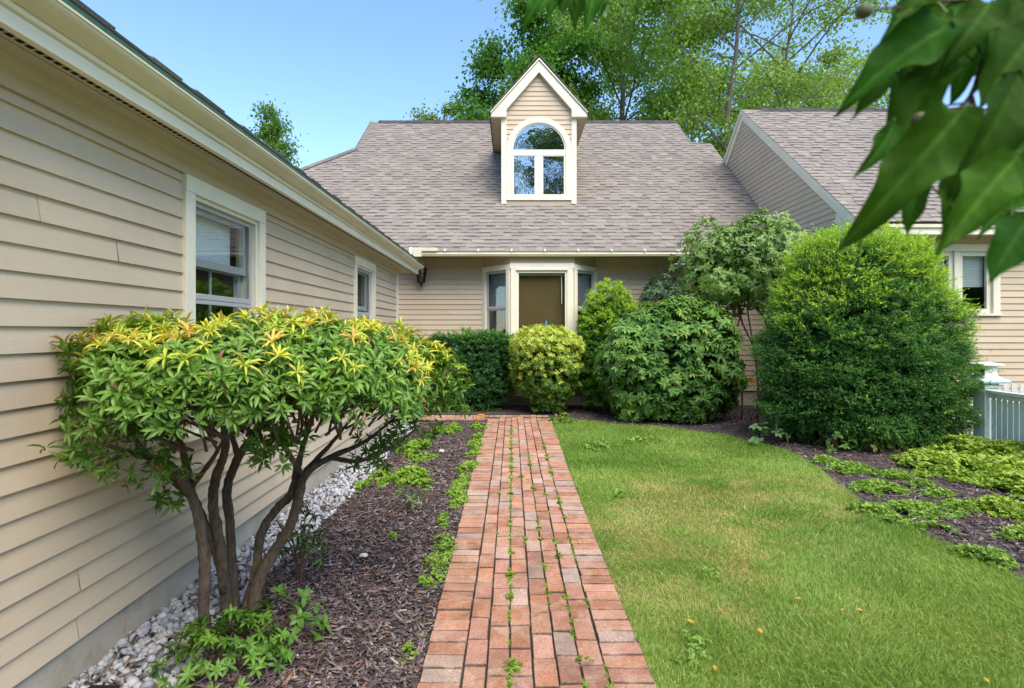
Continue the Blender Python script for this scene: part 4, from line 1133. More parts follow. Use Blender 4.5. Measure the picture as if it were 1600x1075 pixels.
# ------------------------------------------------------------------ foreground pieris
pie = thing('pieris_shrub', 'multi stemmed pieris with bare trunks and flat crown of yellow new shoots', 'shrub', (-1.4, 2.85, 0))
C0 = np.array((-1.03, 2.79, 1.24)); AX = np.array((.70, .72)) / math.hypot(.70, .72); AY = np.array((-AX[1], AX[0]))
la, lb_ = 1.00, .50
b = MB()
def st(pts): return [P(px, py, d) for px, py, d in pts]
stems = [
    ([(322, 1020, 2.68), (318, 950, 2.66), (320, 880, 2.63), (312, 820, 2.60), (294, 765, 2.56), (262, 725, 2.48), (205, 708, 2.36), (150, 690, 2.28)], [.026, .022, .021, .019, .017, .014, .010, .005]),
    ([(356, 965, 2.96), (352, 920, 2.95), (340, 868, 2.92), (318, 815, 2.86), (300, 770, 2.80), (290, 720, 2.74), (270, 660, 2.66), (240, 610, 2.6)], [.029, .023, .021, .019, .017, .014, .010, .005]),
    ([(350, 925, 2.94), (345, 860, 2.9), (333, 790, 2.86), (338, 745, 2.84), (352, 700, 2.82), (345, 640, 2.8), (330, 580, 2.78)], [.022, .023, .021, .019, .016, .012, .007]),
    ([(366, 958, 3.02), (362, 890, 3.02), (360, 825, 3.02), (355, 765, 3.0), (372, 715, 2.98), (398, 675, 2.96), (420, 610, 2.95)], [.027, .021, .019, .019, .019, .014, .007]),
    ([(392, 972, 2.93), (405, 905, 2.95), (430, 860, 2.98), (452, 825, 3.0), (466, 780, 3.02), (478, 740, 3.05), (515, 715, 3.12), (570, 690, 3.22), (620, 650, 3.3)], [.031, .027, .024, .022, .021, .019, .014, .009, .005]),
    ([(384, 955, 2.97), (400, 890, 3.0), (408, 835, 3.02), (432, 795, 3.04), (456, 770, 3.05), (466, 725, 3.07), (476, 690, 3.08), (500, 620, 3.1)], [.025, .020, .019, .019, .020, .016, .011, .006]),
    ([(300, 775, 2.6), (255, 735, 2.66), (215, 690, 2.7), (190, 640, 2.7)], [.018, .013, .009, .005]),
    ([(205, 708, 2.36), (170, 720, 2.26), (140, 735, 2.2)], [.010, .007, .004]),
    ([(372, 715, 2.98), (360, 670, 3.1), (350, 620, 3.2)], [.015, .012, .006]),
    ([(470, 740, 3.03), (440, 690, 2.9), (420, 650, 2.75), (400, 620, 2.6)], [.014, .010, .008, .004]),
    ([(515, 715, 3.12), (560, 720, 3.1), (610, 700, 3.15), (650, 670, 3.25)], [.012, .010, .007, .004]),
    ([(300, 760, 2.78), (330, 720, 2.62), (350, 690, 2.5), (390, 660, 2.42)], [.012, .009, .007, .004]),
    ([(478, 735, 3.05), (520, 690, 3.25), (560, 640, 3.5)], [.013, .010, .005]),
]
for pts, rad in stems: b.tube(st(pts), np.array(rad) * 1.18, 10, smooth=7, rough=.17)
tips = []
for i in range(120):                                   # fine twigs under the leaf layer
    a = random.uniform(0, 6.28); r = math.sqrt(random.random())
    e2 = C0[:2] + AX * la * .9 * r * math.cos(a) + AY * lb_ * .9 * r * math.sin(a)
    s2 = C0[:2] + (e2 - C0[:2]) * random.uniform(.5, .8)
    z0, z1 = 1.02 + random.uniform(-.03, .08), 1.2 + random.uniform(-.05, .2)
    if e2[0] < -1.78: continue
    b.tube([(s2[0], s2[1], z0), ((s2[0] + e2[0]) / 2 + random.uniform(-.05, .05), (s2[1] + e2[1]) / 2 + random.uniform(-.05, .05), (z0 + z1) / 2), (e2[0], e2[1], z1)], [.007, .005, .003], 5, smooth=2)
b.build('stem', M['bark'], pie, smooth=True)
# crown: rosettes on a flattened dome, ragged skirt
def pieris_points(n):
    a = rng.uniform(0, 2 * np.pi, n); r = np.sqrt(rng.random(n))
    edge = 1 + .16 * np.sin(3 * a + 1) + .10 * np.sin(5 * a + 2.2)
    x, y = la * r * edge * np.cos(a), lb_ * r * edge * np.sin(a)
    xy = C0[:2] + x[:, None] * AX + y[:, None] * AY
    q = np.stack([xy[:, 0], xy[:, 1], np.zeros(n)], 1)
    top = 1.24 + .27 * np.sqrt(np.clip(1 - r ** 3.2, 0, 1)) + .11 * (vnoise(q * 4.5) - .5) - .06 * x - .10 * np.clip(x - .55, 0, 1)
    low = 1.16 - .05 * np.sqrt(np.clip(1 - r ** 2, 0, 1)) - .20 * vnoise(q * 2.4 + 9) * (.25 + r) - .05 * x
    f = rng.random(n) ** .62
    z = low + (top - low) * f
    rad = np.stack([(x / la ** 2), (y / lb_ ** 2)], 1); rad = rad[:, :1] * AX + rad[:, 1:] * AY
    g = unit(np.stack([rad[:, 0] * r * .9, rad[:, 1] * r * .9, .25 + 1.1 * f], 1) + rng.normal(0, .28, (n, 3)))
    p = np.stack([xy[:, 0], xy[:, 1], z], 1)
    return p, g, f, r
p, g, f, r = pieris_points(5600)
k_ = (p[:, 0] > -1.79) & (((p[:, 0] - C0[0]) * AX[0] + (p[:, 1] - C0[1]) * AX[1]) < .90 + .06 * vnoise(p * 6))
inner = (f < .78) & (r < .82) & (rng.random(len(f)) < .72)
k_ &= ~inner
p, g, f, r = p[k_], g[k_], f[k_], r[k_]
extra = []
for (px, py, d, s, m) in ((245, 690, 2.3, .06, 10), (260, 735, 2.35, .05, 8), (140, 690, 2.15, .07, 14), (170, 725, 2.2, .05, 7), (440, 690, 2.55, .09, 18), (410, 700, 2.5, .06, 8), (275, 770, 2.6, .06, 10), (590, 700, 3.2, .12, 22), (650, 660, 3.3, .10, 18), (700, 625, 3.4, .08, 16), (230, 740, 2.4, .04, 5)):
    c0 = np.array(P(px, py, d)); extra.append(c0 + np.clip(rng.normal(0, s, (int(m * 1.6), 3)), -1.3 * s, 1.3 * s) * (1, 1, .7))
ex = np.concatenate(extra); ex = ex[ex[:, 0] > -1.8]
p = np.concatenate([p, ex]); g = np.concatenate([g, unit(rng.normal(0, .4, (len(ex), 3)) + (0, -.35, .35))]); f = np.concatenate([f, np.full(len(ex), .3)]); r = np.concatenate([r, np.full(len(ex), .9)])
hole = vnoise(p * 7.5 + 31) + .25 * f < .36
p, g, f, r = p[~hole], g[~hole], f[~hole], r[~hole]
bp, ax, up, idx = rosettes(p, g, 12, .38, .42)
kq = rng.random(len(idx)) < (.45 + .5 * rng.random(len(p)))[idx]; bp, ax, up, idx = bp[kq], ax[kq], up[kq], idx[kq]
size_ = rng.uniform(.65, 1.25, len(p))
m = len(idx)
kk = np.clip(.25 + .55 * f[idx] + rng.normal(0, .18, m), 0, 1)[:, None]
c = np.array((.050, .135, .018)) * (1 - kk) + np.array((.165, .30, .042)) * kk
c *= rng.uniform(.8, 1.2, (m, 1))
brown = rng.random(m) < .012; c[brown] = (.22, .12, .05)
L = rng.uniform(.034, .058, m) * size_[idx]
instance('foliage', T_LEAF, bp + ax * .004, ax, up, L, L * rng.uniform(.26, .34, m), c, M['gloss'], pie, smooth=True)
# new growth: long yellow to orange whorls standing on the top
sel = np.where((f > .90) & (rng.random(len(f)) < .36))[0]
pn = p[sel] + g[sel] * .015 + (0, 0, .022)
bp, ax, up, idx = rosettes(pn, unit(g[sel] + (0, 0, .7)), 10, .36, .45)
m = len(idx); tone = rng.random(len(sel))[idx][:, None] * .9 + rng.random((m, 1)) * .1
ya, yb, yc = np.array((.36, .46, .06)), np.array((.62, .58, .10)), np.array((.62, .36, .14))
c = np.where(tone < .72, ya + (yb - ya) * (tone / .72), yb + (yc - yb) * ((tone - .72) / .28)) * rng.uniform(.85, 1.15, (m, 1))
L = rng.uniform(.042, .078, m) * rng.uniform(.6, 1.15, len(sel))[idx]
instance('new_growth', T_LEAF, bp, ax, up, L, L * rng.uniform(.17, .24, m), c, M['leaf'], pie, smooth=True)

# green suckers at its base
def leafy(name, label, cat, base, n, hgt, rad, L0, col, nl=7, wl=.42, mat=None, hidden=0, group=None, stems=6, el=.2):
    t = thing(name, label, cat, (base[0], base[1], 0), group)
    b = MB()
    for i in range(stems):
        a = random.uniform(0, 6.28); rr = rad * random.uniform(.3, .9)
        b.tube([(base[0], base[1], 0), (base[0] + rr * .4 * math.cos(a), base[1] + rr * .4 * math.sin(a), hgt * .5), (base[0] + rr * math.cos(a), base[1] + rr * math.sin(a), hgt * random.uniform(.6, .95))], [.006, .005, .003], 5, smooth=2)
    b.build('stem', M['twig'], t)
    a = rng.uniform(0, 6.28, n); r = np.sqrt(rng.random(n))
    p = np.stack([base[0] + rad * r * np.cos(a), base[1] + rad * r * np.sin(a), hgt * np.sqrt(np.clip(1.02 - r ** 2, 0, 1)) * rng.uniform(.35, 1.05, n) + .02], 1)
    g = unit(np.stack([np.cos(a) * r, np.sin(a) * r, np.full(n, .9)], 1) + rng.normal(0, .3, (n, 3)))
    bp, ax, up, idx = rosettes(p, g, nl, el, .3)
    k = np.clip(rng.random((n, 1))[idx] * .7 + rng.random((len(idx), 1)) * .3, 0, 1)
    c = np.array(col[0]) * (1 - k) + np.array(col[1]) * k
    L = rng.uniform(.7, 1.1, len(idx)) * L0
    instance('foliage', T_LEAF, bp, ax, up, L, L * wl, c, mat or M['gloss'], t, smooth=True)
    return t
leafy('pieris_sucker', 'bushy green basal growth around the foot of the pieris stems', 'plant', (-1.27, 2.50), 120, .20, .27, .048, ((.05, .13, .018), (.13, .26, .035)), 8, .36)
leafy('wild_vine', 'loose broad leaved seedling spreading right of the pieris foot onto the mulch', 'plant', (-1.12, 2.72), 26, .20, .22, .06, ((.06, .15, .02), (.13, .25, .04)), 4, .62)
leafy('sapling', 'pale stemmed sprig with long grey green leaves in the mulch left of the path', 'plant', G(640, 800), 16, .20, .13, .075, ((.10, .19, .07), (.24, .32, .16)), 4, .26, el=.6)
leafy('wild_vine', 'narrow leaved shoot hanging low between the pieris and the white pebbles', 'plant', (-1.25, 3.35), 22, .48, .16, .07, ((.03, .08, .015), (.07, .16, .03)), 5, .28, el=-.5)
leafy('hosta', 'grey green heart leaved plant under the left edge of the big yew', 'plant', G(1205, 695), 22, .28, .28, .085, ((.07, .14, .05), (.13, .22, .09)), 5, .72)
leafy('hosta', 'broad leaved plant at the middle foot of the big yew', 'plant', G(1310, 706), 16, .26, .22, .075, ((.06, .13, .03), (.12, .22, .05)), 5, .7)
leafy('hosta', 'small yellow green leaved plant at the right foot of the big yew', 'plant', G(1355, 708), 9, .18, .14, .06, ((.15, .22, .04), (.25, .30, .06)), 5, .7)

# ------------------------------------------------------------------ yews
def yew(name, label, cx, cy, prof, ey, shoots, bright, dark=((.042, .125, .032), (.10, .225, .048)), tipc=((.21, .37, .038), (.40, .53, .06)), lump=.10, freq=(2.6, 2.6, 5.5), sl=.10, nn=9, nl=.026, nw=.0075, seed=1, kcore=.80, tiltx=0, upb=.15, clump=.10, ncore=4000):
    t = thing(name, label, 'shrub', (cx, cy, 0))
    per = 13
    pc, nc, ln, ins = shell(prof, cx, cy, shoots // per, ey, lump, freq, .20, seed, tiltx=tiltx)
    z0, z1 = prof[0][0], prof[-1][0]
    fan = unit(nc * .9 + rng.normal(0, .28, pc.shape) + np.array((0, 0, upb)))           # each branchlet is a flat fan of shoots
    side = unit(np.cross(fan, np.array((0, 0, 1.)) + rng.normal(0, .25, pc.shape)))
    ci = np.repeat(np.arange(len(pc)), per); a = rng.uniform(-1, 1, len(ci)) * clump; bk = rng.uniform(-.9, .45, len(ci)) * clump
    p = pc[ci] + side[ci] * a[:, None] + fan[ci] * (bk - np.abs(a) * .5)[:, None] + rng.normal(0, clump * .16, (len(ci), 3))
    d = unit(fan[ci] + side[ci] * (a / clump * .75)[:, None] + rng.normal(0, .22, p.shape))
    nr = nc[ci]; tone = (rng.normal(0, .24, len(pc)))[ci]; ln = ln[ci] + tone + bk / clump * .28; ins = np.clip(ins[ci] - bk * .5, 0, .22)
    hh = np.clip((p[:, 2] - z0) / (z1 - z0), 0, 1)
    N = len(p); L = sl * rng.uniform(.6, 1.25, N) * np.where(rng.random(N) < .035, 2.1, 1.0)
    tt = np.tile(np.linspace(.05, 1, nn), N); idx = np.repeat(np.arange(N), nn)
    base = p[idx] + d[idx] * (L[idx] * tt)[:, None]
    s1 = unit(np.cross(d[idx], rng.normal(size=(len(idx), 3))))
    ax = unit(d[idx] * .75 + s1 * rng.uniform(.5, 1.1, (len(idx), 1)))
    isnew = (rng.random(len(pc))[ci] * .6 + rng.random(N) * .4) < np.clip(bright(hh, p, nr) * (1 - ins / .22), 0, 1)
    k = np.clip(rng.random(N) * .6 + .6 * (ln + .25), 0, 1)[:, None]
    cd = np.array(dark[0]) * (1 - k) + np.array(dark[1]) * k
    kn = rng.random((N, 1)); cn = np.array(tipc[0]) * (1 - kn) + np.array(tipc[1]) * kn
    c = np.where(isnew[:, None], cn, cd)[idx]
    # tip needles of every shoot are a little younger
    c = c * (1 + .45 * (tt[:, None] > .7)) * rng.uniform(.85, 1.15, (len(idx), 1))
    nL = nl * rng.uniform(.7, 1.2, len(idx))
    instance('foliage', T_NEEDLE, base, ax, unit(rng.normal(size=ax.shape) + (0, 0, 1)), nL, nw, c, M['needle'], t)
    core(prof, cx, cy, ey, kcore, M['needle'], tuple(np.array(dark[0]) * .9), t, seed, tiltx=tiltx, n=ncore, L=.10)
    b = MB()
    for i in range(7):
        a = random.uniform(0, 6.28); r0 = random.uniform(.02, .15); z = prof[0][0] + (z1 - z0) * .45
        rr = np.interp(z, [q[0] for q in prof], [q[1] for q in prof]) * .5
        b.tube([(cx + r0 * math.cos(a), cy + r0 * math.sin(a), 0), (cx + rr * .5 * math.cos(a), cy + ey * rr * .5 * math.sin(a), z * .6), (cx + rr * math.cos(a), cy + ey * rr * math.sin(a), z)], [.04, .032, .018], 7, smooth=2)
    b.build('stem', M['bark'], t)
    return t
BYX, BYY = 4.74, 7.75
prof = [(.06, .95), (.2, 1.18), (.45, 1.28), (.9, 1.33), (1.3, 1.31), (1.7, 1.21), (2.1, 1.07), (2.45, .93), (2.7, .74), (2.82, .50), (2.88, .02)]
yew('yew_shrub', 'huge rounded yew with yellow green tips beside the fence post, the largest shrub', BYX, BYY, prof, .80, 27000,
    lambda h, p, n: .05 + 1.15 * np.clip((h - .38) * 1.9, 0, 1) * np.clip(.45 + .6 * n[:, 2] + .5 * np.abs(n[:, 0]), 0, 1) + .02 * (vnoise(p * 3) > .60) + .3 * np.clip(n[:, 0], 0, 1) * (h > .15), lump=.12, freq=(2.6, 2.6, 5.5), sl=.095, nn=13, nl=.022, nw=.0068, seed=1, clump=.095, upb=.12, ncore=15000)
prof = [(.15, .45), (.5, .57), (.9, .62), (1.4, .60), (1.8, .52), (2.1, .40), (2.32, .24), (2.42, .02)]
yew('yew_shrub', 'upright bright green conical yew between the bay window and the rhododendron', 1.80, 10.45, prof, .8, 13000,
    lambda h, p, n: .10 + .9 * np.clip((h - .35) * 1.8, 0, 1), dark=((.055, .145, .024), (.11, .235, .038)), lump=.035, sl=.065, nw=.008, nl=.022, nn=9, seed=2, upb=.5, clump=.042)
# clipped hedge
hed = [(.12, .62), (.4, .82), (.8, .88), (1.15, .86), (1.36, .78), (1.45, .55), (1.48, .02)]
yew('yew_hedge', 'dark green clipped yew hedge against the wall left of the yellow pieris', -.78, 10.75, hed, .55, 8500,
    lambda h, p, n: np.clip((h - .80) * 3.2, 0, .75), dark=((.030, .10, .030), (.06, .165, .042)), tipc=((.10, .24, .04), (.22, .36, .06)), lump=.05, freq=(3, 3, 4), sl=.055, nw=.009, nl=.024, nn=9, seed=3, upb=.35, kcore=.84, clump=.06)

# ------------------------------------------------------------------ broadleaf shrubs
def broad(name, label, cx, cy, prof, ey, n, nl, L0, wl, dark, light, bright, new=None, newp=None, lump=.14, freq=(2.2, 2.2, 2.8), seed=1, mat=None, el=.25, kcore=.74, tm=T_LEAF, inset=.25, coreon=True, tiltx=0, gup=.35):
    t = thing(name, label, 'shrub', (cx, cy, 0))
    p, nr, ln, ins = shell(prof, cx, cy, n, ey, lump, freq, inset, seed, tiltx=tiltx)
    g = unit(nr + rng.normal(0, .35, p.shape) + np.array((0, 0, gup)))
    bp, ax, up, idx = rosettes(p, g, nl, el, .3)
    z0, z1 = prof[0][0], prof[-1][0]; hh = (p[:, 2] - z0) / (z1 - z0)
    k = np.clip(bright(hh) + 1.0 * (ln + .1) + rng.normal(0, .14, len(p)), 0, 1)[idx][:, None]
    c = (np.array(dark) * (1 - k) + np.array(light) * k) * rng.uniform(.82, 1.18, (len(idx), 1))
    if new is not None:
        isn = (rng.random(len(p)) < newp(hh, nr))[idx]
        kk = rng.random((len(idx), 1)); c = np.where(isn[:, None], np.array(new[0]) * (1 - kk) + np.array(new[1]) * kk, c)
    L = rng.uniform(.7, 1.15, len(idx)) * L0
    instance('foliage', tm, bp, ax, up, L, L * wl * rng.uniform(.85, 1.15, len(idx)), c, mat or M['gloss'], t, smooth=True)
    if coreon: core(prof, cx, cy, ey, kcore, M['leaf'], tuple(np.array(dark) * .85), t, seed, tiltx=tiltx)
    return t
prof = [(.05, .26), (.3, .45), (.6, .60), (.9, .68), (1.2, .69), (1.4, .62), (1.53, .42), (1.58, .02)]
broad('pieris_shrub', 'round pieris covered in yellow leaves at the path end, under the bay window', .64, 10.25, prof, .85, 1500, 8, .062, .30,
      (.07, .16, .022), (.19, .33, .04), lambda h: .25 + .35 * h, new=((.36, .50, .06), (.54, .56, .10)), newp=lambda h, n: np.clip((h - .42) * 2.1, 0, .93) + .06, lump=.08, seed=4)
prof = [(.05, .75), (.3, 1.02), (.7, 1.17), (1.1, 1.16), (1.45, 1.02), (1.75, .76), (1.95, .40), (2.02, .02)]
broad('rhododendron', 'large rhododendron with whorls of long leaves, between conical yew and tall bare stemmed shrub', 2.68, 9.45, prof, .62, 1250, 9, .115, .40,
      (.055, .15, .032), (.185, .345, .088), lambda h: .30 + .25 * h, new=((.22, .33, .07), (.28, .38, .08)), newp=lambda h, n: .03 + .06 * h, lump=.18, freq=(1.9, 1.9, 2.4), seed=5, el=.0, inset=.3, gup=.6, mat=M['leaf'])
prof = [(1.55, .15), (1.85, .36), (2.2, .40), (2.45, .30), (2.6, .02)]
sr = broad('rhododendron', 'small blue green rhododendron top showing behind the conical yew in front of the entry door', 2.92, 10.85, prof, .8, 230, 8, .10, .32, (.045, .105, .045), (.13, .21, .11), lambda h: .4, lump=.14, seed=6, coreon=False)
b = MB()
for dx in (-.15, 0, .2): b.tube([(2.92, 10.85, 0), (2.92 + dx * .4, 10.85, 1.0), (2.92 + dx, 10.83, 2.1)], [.03, .02, .01], 6, smooth=2)
b.build('stem', M['twig'], sr)
prof = [(1.75, .25), (2.0, .75), (2.35, 1.08), (2.7, 1.12), (3.05, .98), (3.35, .66), (3.52, .30), (3.58, .02)]
tv = broad('tall_shrub', 'tall loose green shrub on thin bare stems between the rhododendron and the big yew', 3.92, 9.55, prof, .55, 1450, 6, .085, .50,
           (.075, .165, .035), (.25, .38, .12), lambda h: .32 + .35 * h, lump=.34, freq=(1.6, 1.6, 2.2), seed=7, mat=M['leaf'], el=.05, inset=.75, coreon=False)
b = MB()
def Q(px, py, d=9.5): return P(px, py, d)
tst = [([(1160, 640), (1158, 590), (1150, 520), (1165, 460), (1130, 410)], .018), ([(1185, 615), (1178, 545), (1160, 505), (1150, 460), (1120, 410)], .022), ([(1180, 550), (1172, 510), (1168, 470), (1180, 420), (1170, 380)], .016),
       ([(1200, 640), (1210, 560), (1195, 500), (1180, 480), (1165, 455), (1150, 420), (1140, 370)], .020), ([(1215, 560), (1200, 490), (1205, 430), (1220, 390)], .016), ([(1175, 650), (1195, 600), (1210, 560)], .016), ([(1150, 520), (1135, 490), (1115, 450), (1090, 420)], .012),
       ([(1205, 520), (1222, 460), (1235, 410)], .014), ([(1165, 470), (1190, 440), (1215, 410), (1225, 360)], .013), ([(1160, 505), (1140, 470), (1125, 430)], .009)]
for pts, r0 in tst:
    pp = [P(x, y, 9.5 + .05 * i) for i, (x, y) in enumerate(pts)]
    if pts[0][1] > 600: pp.insert(0, (pp[0][0], 9.55, 0))
    b.tube(pp, np.linspace(r0, r0 * .5, len(pp)), 6, smooth=3)
b.build('stem', M['twig'], tv, smooth=True)

# dead orange leaves caught on the wall side, fallen leaves, stones
def leaf_thing(name, label, cat, pos, L, col, group=None, ax=None):
    m = bpy.data.meshes.get('fallen_leaf_mesh')
    tp, tf = T_LEAF
    b = MB(); a = random.uniform(0, 6.28)
    ca, sa = math.cos(a), math.sin(a)
    V = [(pos[0] + L * (ca * p[0] - sa * p[1] * .7), pos[1] + L * (sa * p[0] + ca * p[1] * .7), pos[2] + L * (p[2] + .12)) for p in tp]
    if ax == 'wall': V = [(pos[0] + L * (ca * p[0] - sa * p[1]), pos[1] - L * p[2] * .5, pos[2] + L * (sa * p[0] + ca * p[1])) for p in tp]
    b.mesh(V, [tuple(f) for f in tf], col)
    return props(b.build(name, M['leaf']), label, cat, group)
for px, py in ((1338, 964), (1183, 994), (1128, 966), (1072, 981), (1226, 875), (1253, 947), (1116, 1053), (1536, 1073), (906, 853), (890, 750), (1130, 742), (1255, 763), (1315, 965)):
    x, y = G(px, py)
    leaf_thing('fallen_leaf', 'small dry yellow leaf fallen on the lawn or path', 'leaf', (x, y, .035 if px > 950 else .03), random.uniform(.025, .04), (.60, .34, .06), 'dry leaves fallen on the lawn and path')
leaf_thing('dead_leaf', 'orange dead leaf caught on a stem before the wall between rhododendron and big yew', 'leaf', P(1170, 596, 9.6), .11, (.62, .20, .02), None, 'wall')
def stone(px, py, s, label):
    x, y = G(px, py); tp, tf = T_PEB; b = MB()
    b.mesh([(x + s * q[0] * 1.2, y + s * q[1], s * .3 + s * q[2] * .7) for q in tp], [tuple(f_) for f_ in tf], (.62, .60, .60)); props(b.build('stone', M['pebble'], smooth=True), label, 'stone')
stone(568, 872, .05, 'white stone lying on dark mulch right of the pieris stems'); stone(690, 707, .06, 'pale stone at the clover edge left of the far path')

# ------------------------------------------------------------------ background trees
def tree(label, x, y, h, crown_z0, rad, n_limb, n_leaf, leaf, dark, light, seed, name='tree', lean=(0, 0), shape='round', gaps=.55, trunk_r=.22, fork=1, tw=7):
    rs = np.random.default_rng(seed); t = thing(name, label, 'tree', (x, y, 0))
    b = MB(); tips = []
    for fk in range(fork):
        ox = (fk - (fork - 1) / 2) * 1.9; top = np.array((x + lean[0] + ox * 1.2, y + lean[1], h * (1 - .06 * fk)))
        trunk = [np.array((x, y, 0.)) + (top - np.array((x, y, 0.))) * s + np.append(rs.normal(0, .12, 2), 0) * (s > 0) + np.array((ox * .5 * math.sin(s * 3.1), 0, 0)) for s in np.linspace(0, 1, 8)]
        b.tube(trunk, np.linspace(trunk_r, .03, 8) * (1 if fk == 0 else .8), 8, smooth=3)
        T = np.array(trunk)
        for i in range(n_limb):
            s = (crown_z0 / h) + (1 - crown_z0 / h) * ((i + rs.random()) / n_limb) * .97
            p0 = np.array([np.interp(s, np.linspace(0, 1, 8), T[:, k]) for k in range(3)])
            q = (s * h - crown_z0) / (h - crown_z0)
            rr = rad * {'round': math.sqrt(max(.03, 1 - (1.7 * q - .75) ** 2)), 'cone': (1 - q) * .95 + .06, 'vase': .45 + .65 * math.sin(q * 2.6)}[shape]
            rr *= rs.uniform(.75, 1.15)
            a = i * 2.4 + rs.normal(0, .4)
            e = p0 + np.array((math.cos(a) * rr, math.sin(a) * rr, rr * rs.uniform(.25, .75) if shape != 'cone' else rr * .3))
            m = (p0 + e) / 2 + np.array((0, 0, .12 * rr))
            r0 = trunk_r * .30 * (1 - .7 * q)
            b.tube([p0, m, e], [r0, r0 * .6, .02], 6, smooth=3)
            for k in range(tw):
                u = rs.uniform(.3, 1.0); c0 = p0 + (e - p0) * u + np.array((0, 0, .12 * rr * 4 * u * (1 - u)))
                d = rs.normal(size=3); d /= np.linalg.norm(d); tip = c0 + d * rs.uniform(.35, .9) * (.30 * rad) * np.array((1, 1, .8))
                b.tube([c0, (c0 + tip) / 2 + (0, 0, .05), tip], [.028, .018, .008], 4, smooth=1)
                tips.append(c0 + (tip - c0) * .5); tips.append(tip)
    b.build('trunk', M['bark_grey'], t)
    tips = np.array(tips); N = len(tips)
    per = n_leaf // N; idx = np.repeat(np.arange(N), per)
    sc = rs.uniform(.6, 1.3, N)[idx] * gaps
    d = rs.normal(0, 1, (len(idx), 3)) * np.array((1, 1, .6)); p = tips[idx] + d * sc[:, None] * .55
    ax = unit(rs.normal(0, 1, p.shape) + (0, 0, -.25)); up = unit(rs.normal(0, .7, p.shape) + (0, 0, 1))
    kb = rs.random(N)[idx] * .55 + rs.random(len(idx)) * .45
    c = np.array(dark) * (1 - kb[:, None]) + np.array(light) * kb[:, None]
    L = rs.uniform(.7, 1.3, len(p)) * leaf
    instance('crown', T_BENT, p, ax, up, L, L * .7, c, M['far'], t)
    return t
tree('dense dark green maple standing behind the house roof left of the dormer', .9, 26, 14.6, 5.5, 3.5, 22, 46000, .17, (.04, .13, .022), (.13, .29, .05), 1, gaps=.75, name='maple_tree')
tree('tall airy yellow green tree behind the house roof right of the dormer', 5.4, 28, 21.5, 6, 5.6, 30, 80000, .17, (.12, .25, .045), (.33, .48, .14), 2, gaps=1.05, shape='round', name='locust_tree', trunk_r=.25)
tree('open branched tree with forked bare trunks between the two house roofs', 10.2, 25, 19.5, 7.0, 5.2, 22, 32000, .15, (.13, .25, .05), (.34, .48, .15), 3, gaps=.75, shape='vase', fork=2, name='locust_tree', trunk_r=.24, lean=(1.2, 0))
tree('pale green tree top showing just over the ridge of the right house', 19.5, 36, 18.0, 8, 5.0, 18, 20000, .20, (.13, .21, .04), (.29, .38, .10), 4, gaps=.9, name='tree')
tree('bright green tree behind the left end of the right house roof', 14.0, 38, 17.5, 8, 4.6, 16, 18000, .20, (.09, .19, .035), (.22, .34, .08), 8, gaps=.9, name='tree')
tree('slim light green tree top rising behind the wing roof at the left', -13.0, 31, 13.6, 6.0, 2.6, 18, 9000, .16, (.07, .16, .03), (.17, .30, .06), 5, gaps=.55, shape='cone', name='tree', trunk_r=.14)
tree('small yellow green tree top peeking over the house ridge left of the dark maple', -4.0, 34, 14.6, 7, 2.6, 14, 9000, .17, (.11, .20, .03), (.25, .34, .07), 6, gaps=.6, name='tree', trunk_r=.15)

tree('broad green tree across the lawn behind the viewer, mirrored in the windows', -9, -24, 15, 4.5, 5.0, 20, 9000, .38, (.04, .11, .02), (.10, .20, .04), 21, gaps=1.0, name='tree')
tree('open crowned tree across the lawn behind the viewer, mirrored in the dormer glass', 3.5, -27, 19, 5, 5.5, 20, 9000, .36, (.05, .12, .02), (.12, .22, .04), 22, gaps=1.1, name='tree')
tree('bushy tree at the far right behind the viewer, mirrored in the windows', 13, -25, 14, 4, 5.0, 18, 8000, .38, (.05, .12, .02), (.12, .22, .04), 23, gaps=1.0, name='tree')

nq = 30000; p = np.stack([rng.uniform(-60, 60, nq), rng.uniform(-38, -33, nq), np.zeros(nq)], 1)
p[:, 2] = rng.random(nq) ** .8 * (7.5 + 5 * vnoise(p * (.12, 0, 0) + 3) + 3 * vnoise(p * (.5, 0, 0)))
c = np.array((.05, .12, .025)) * rng.uniform(.6, 1.5, (nq, 1))
props(instance('tree_line', T_BENT, p, unit(rng.normal(size=p.shape)), unit(rng.normal(size=p.shape)), rng.uniform(.8, 1.4, nq), 1.4, c, M['far']), 'far green wood across the lawn, seen only mirrored in the windows', 'wood', kind='stuff')

# ------------------------------------------------------------------ foreground dogwood: trunk out to the right, one limb over the view
dog = thing('dogwood_tree', 'tree with big close dark leaves and green fruit hanging into the view', 'tree', (2.3, -.5, 0))
b = MB()
b.tube([(2.3, -.5, 0), (2.25, -.45, 1.0), (2.1, -.3, 1.8), (1.5, .1, 2.25), (1.0, .4, 2.2), (.72, .5, 2.08), (.55, .52, 1.98), (.47, .52, 1.88)], [.06, .05, .040, .022, .014, .009, .006, .004], 9, smooth=4)
b.tube([(2.2, -.4, 1.4), (2.4, -.6, 2.4), (2.5, -.8, 3.3)], [.045, .03, .012], 8, smooth=3)
b.tube([(1.0, .4, 2.2), (.6, .75, 2.25), (.25, .95, 2.16), (.10, .95, 2.10)], [.015, .010, .006, .003], 6, smooth=3)
b.build('trunk', M['bark_grey'], dog, smooth=True)
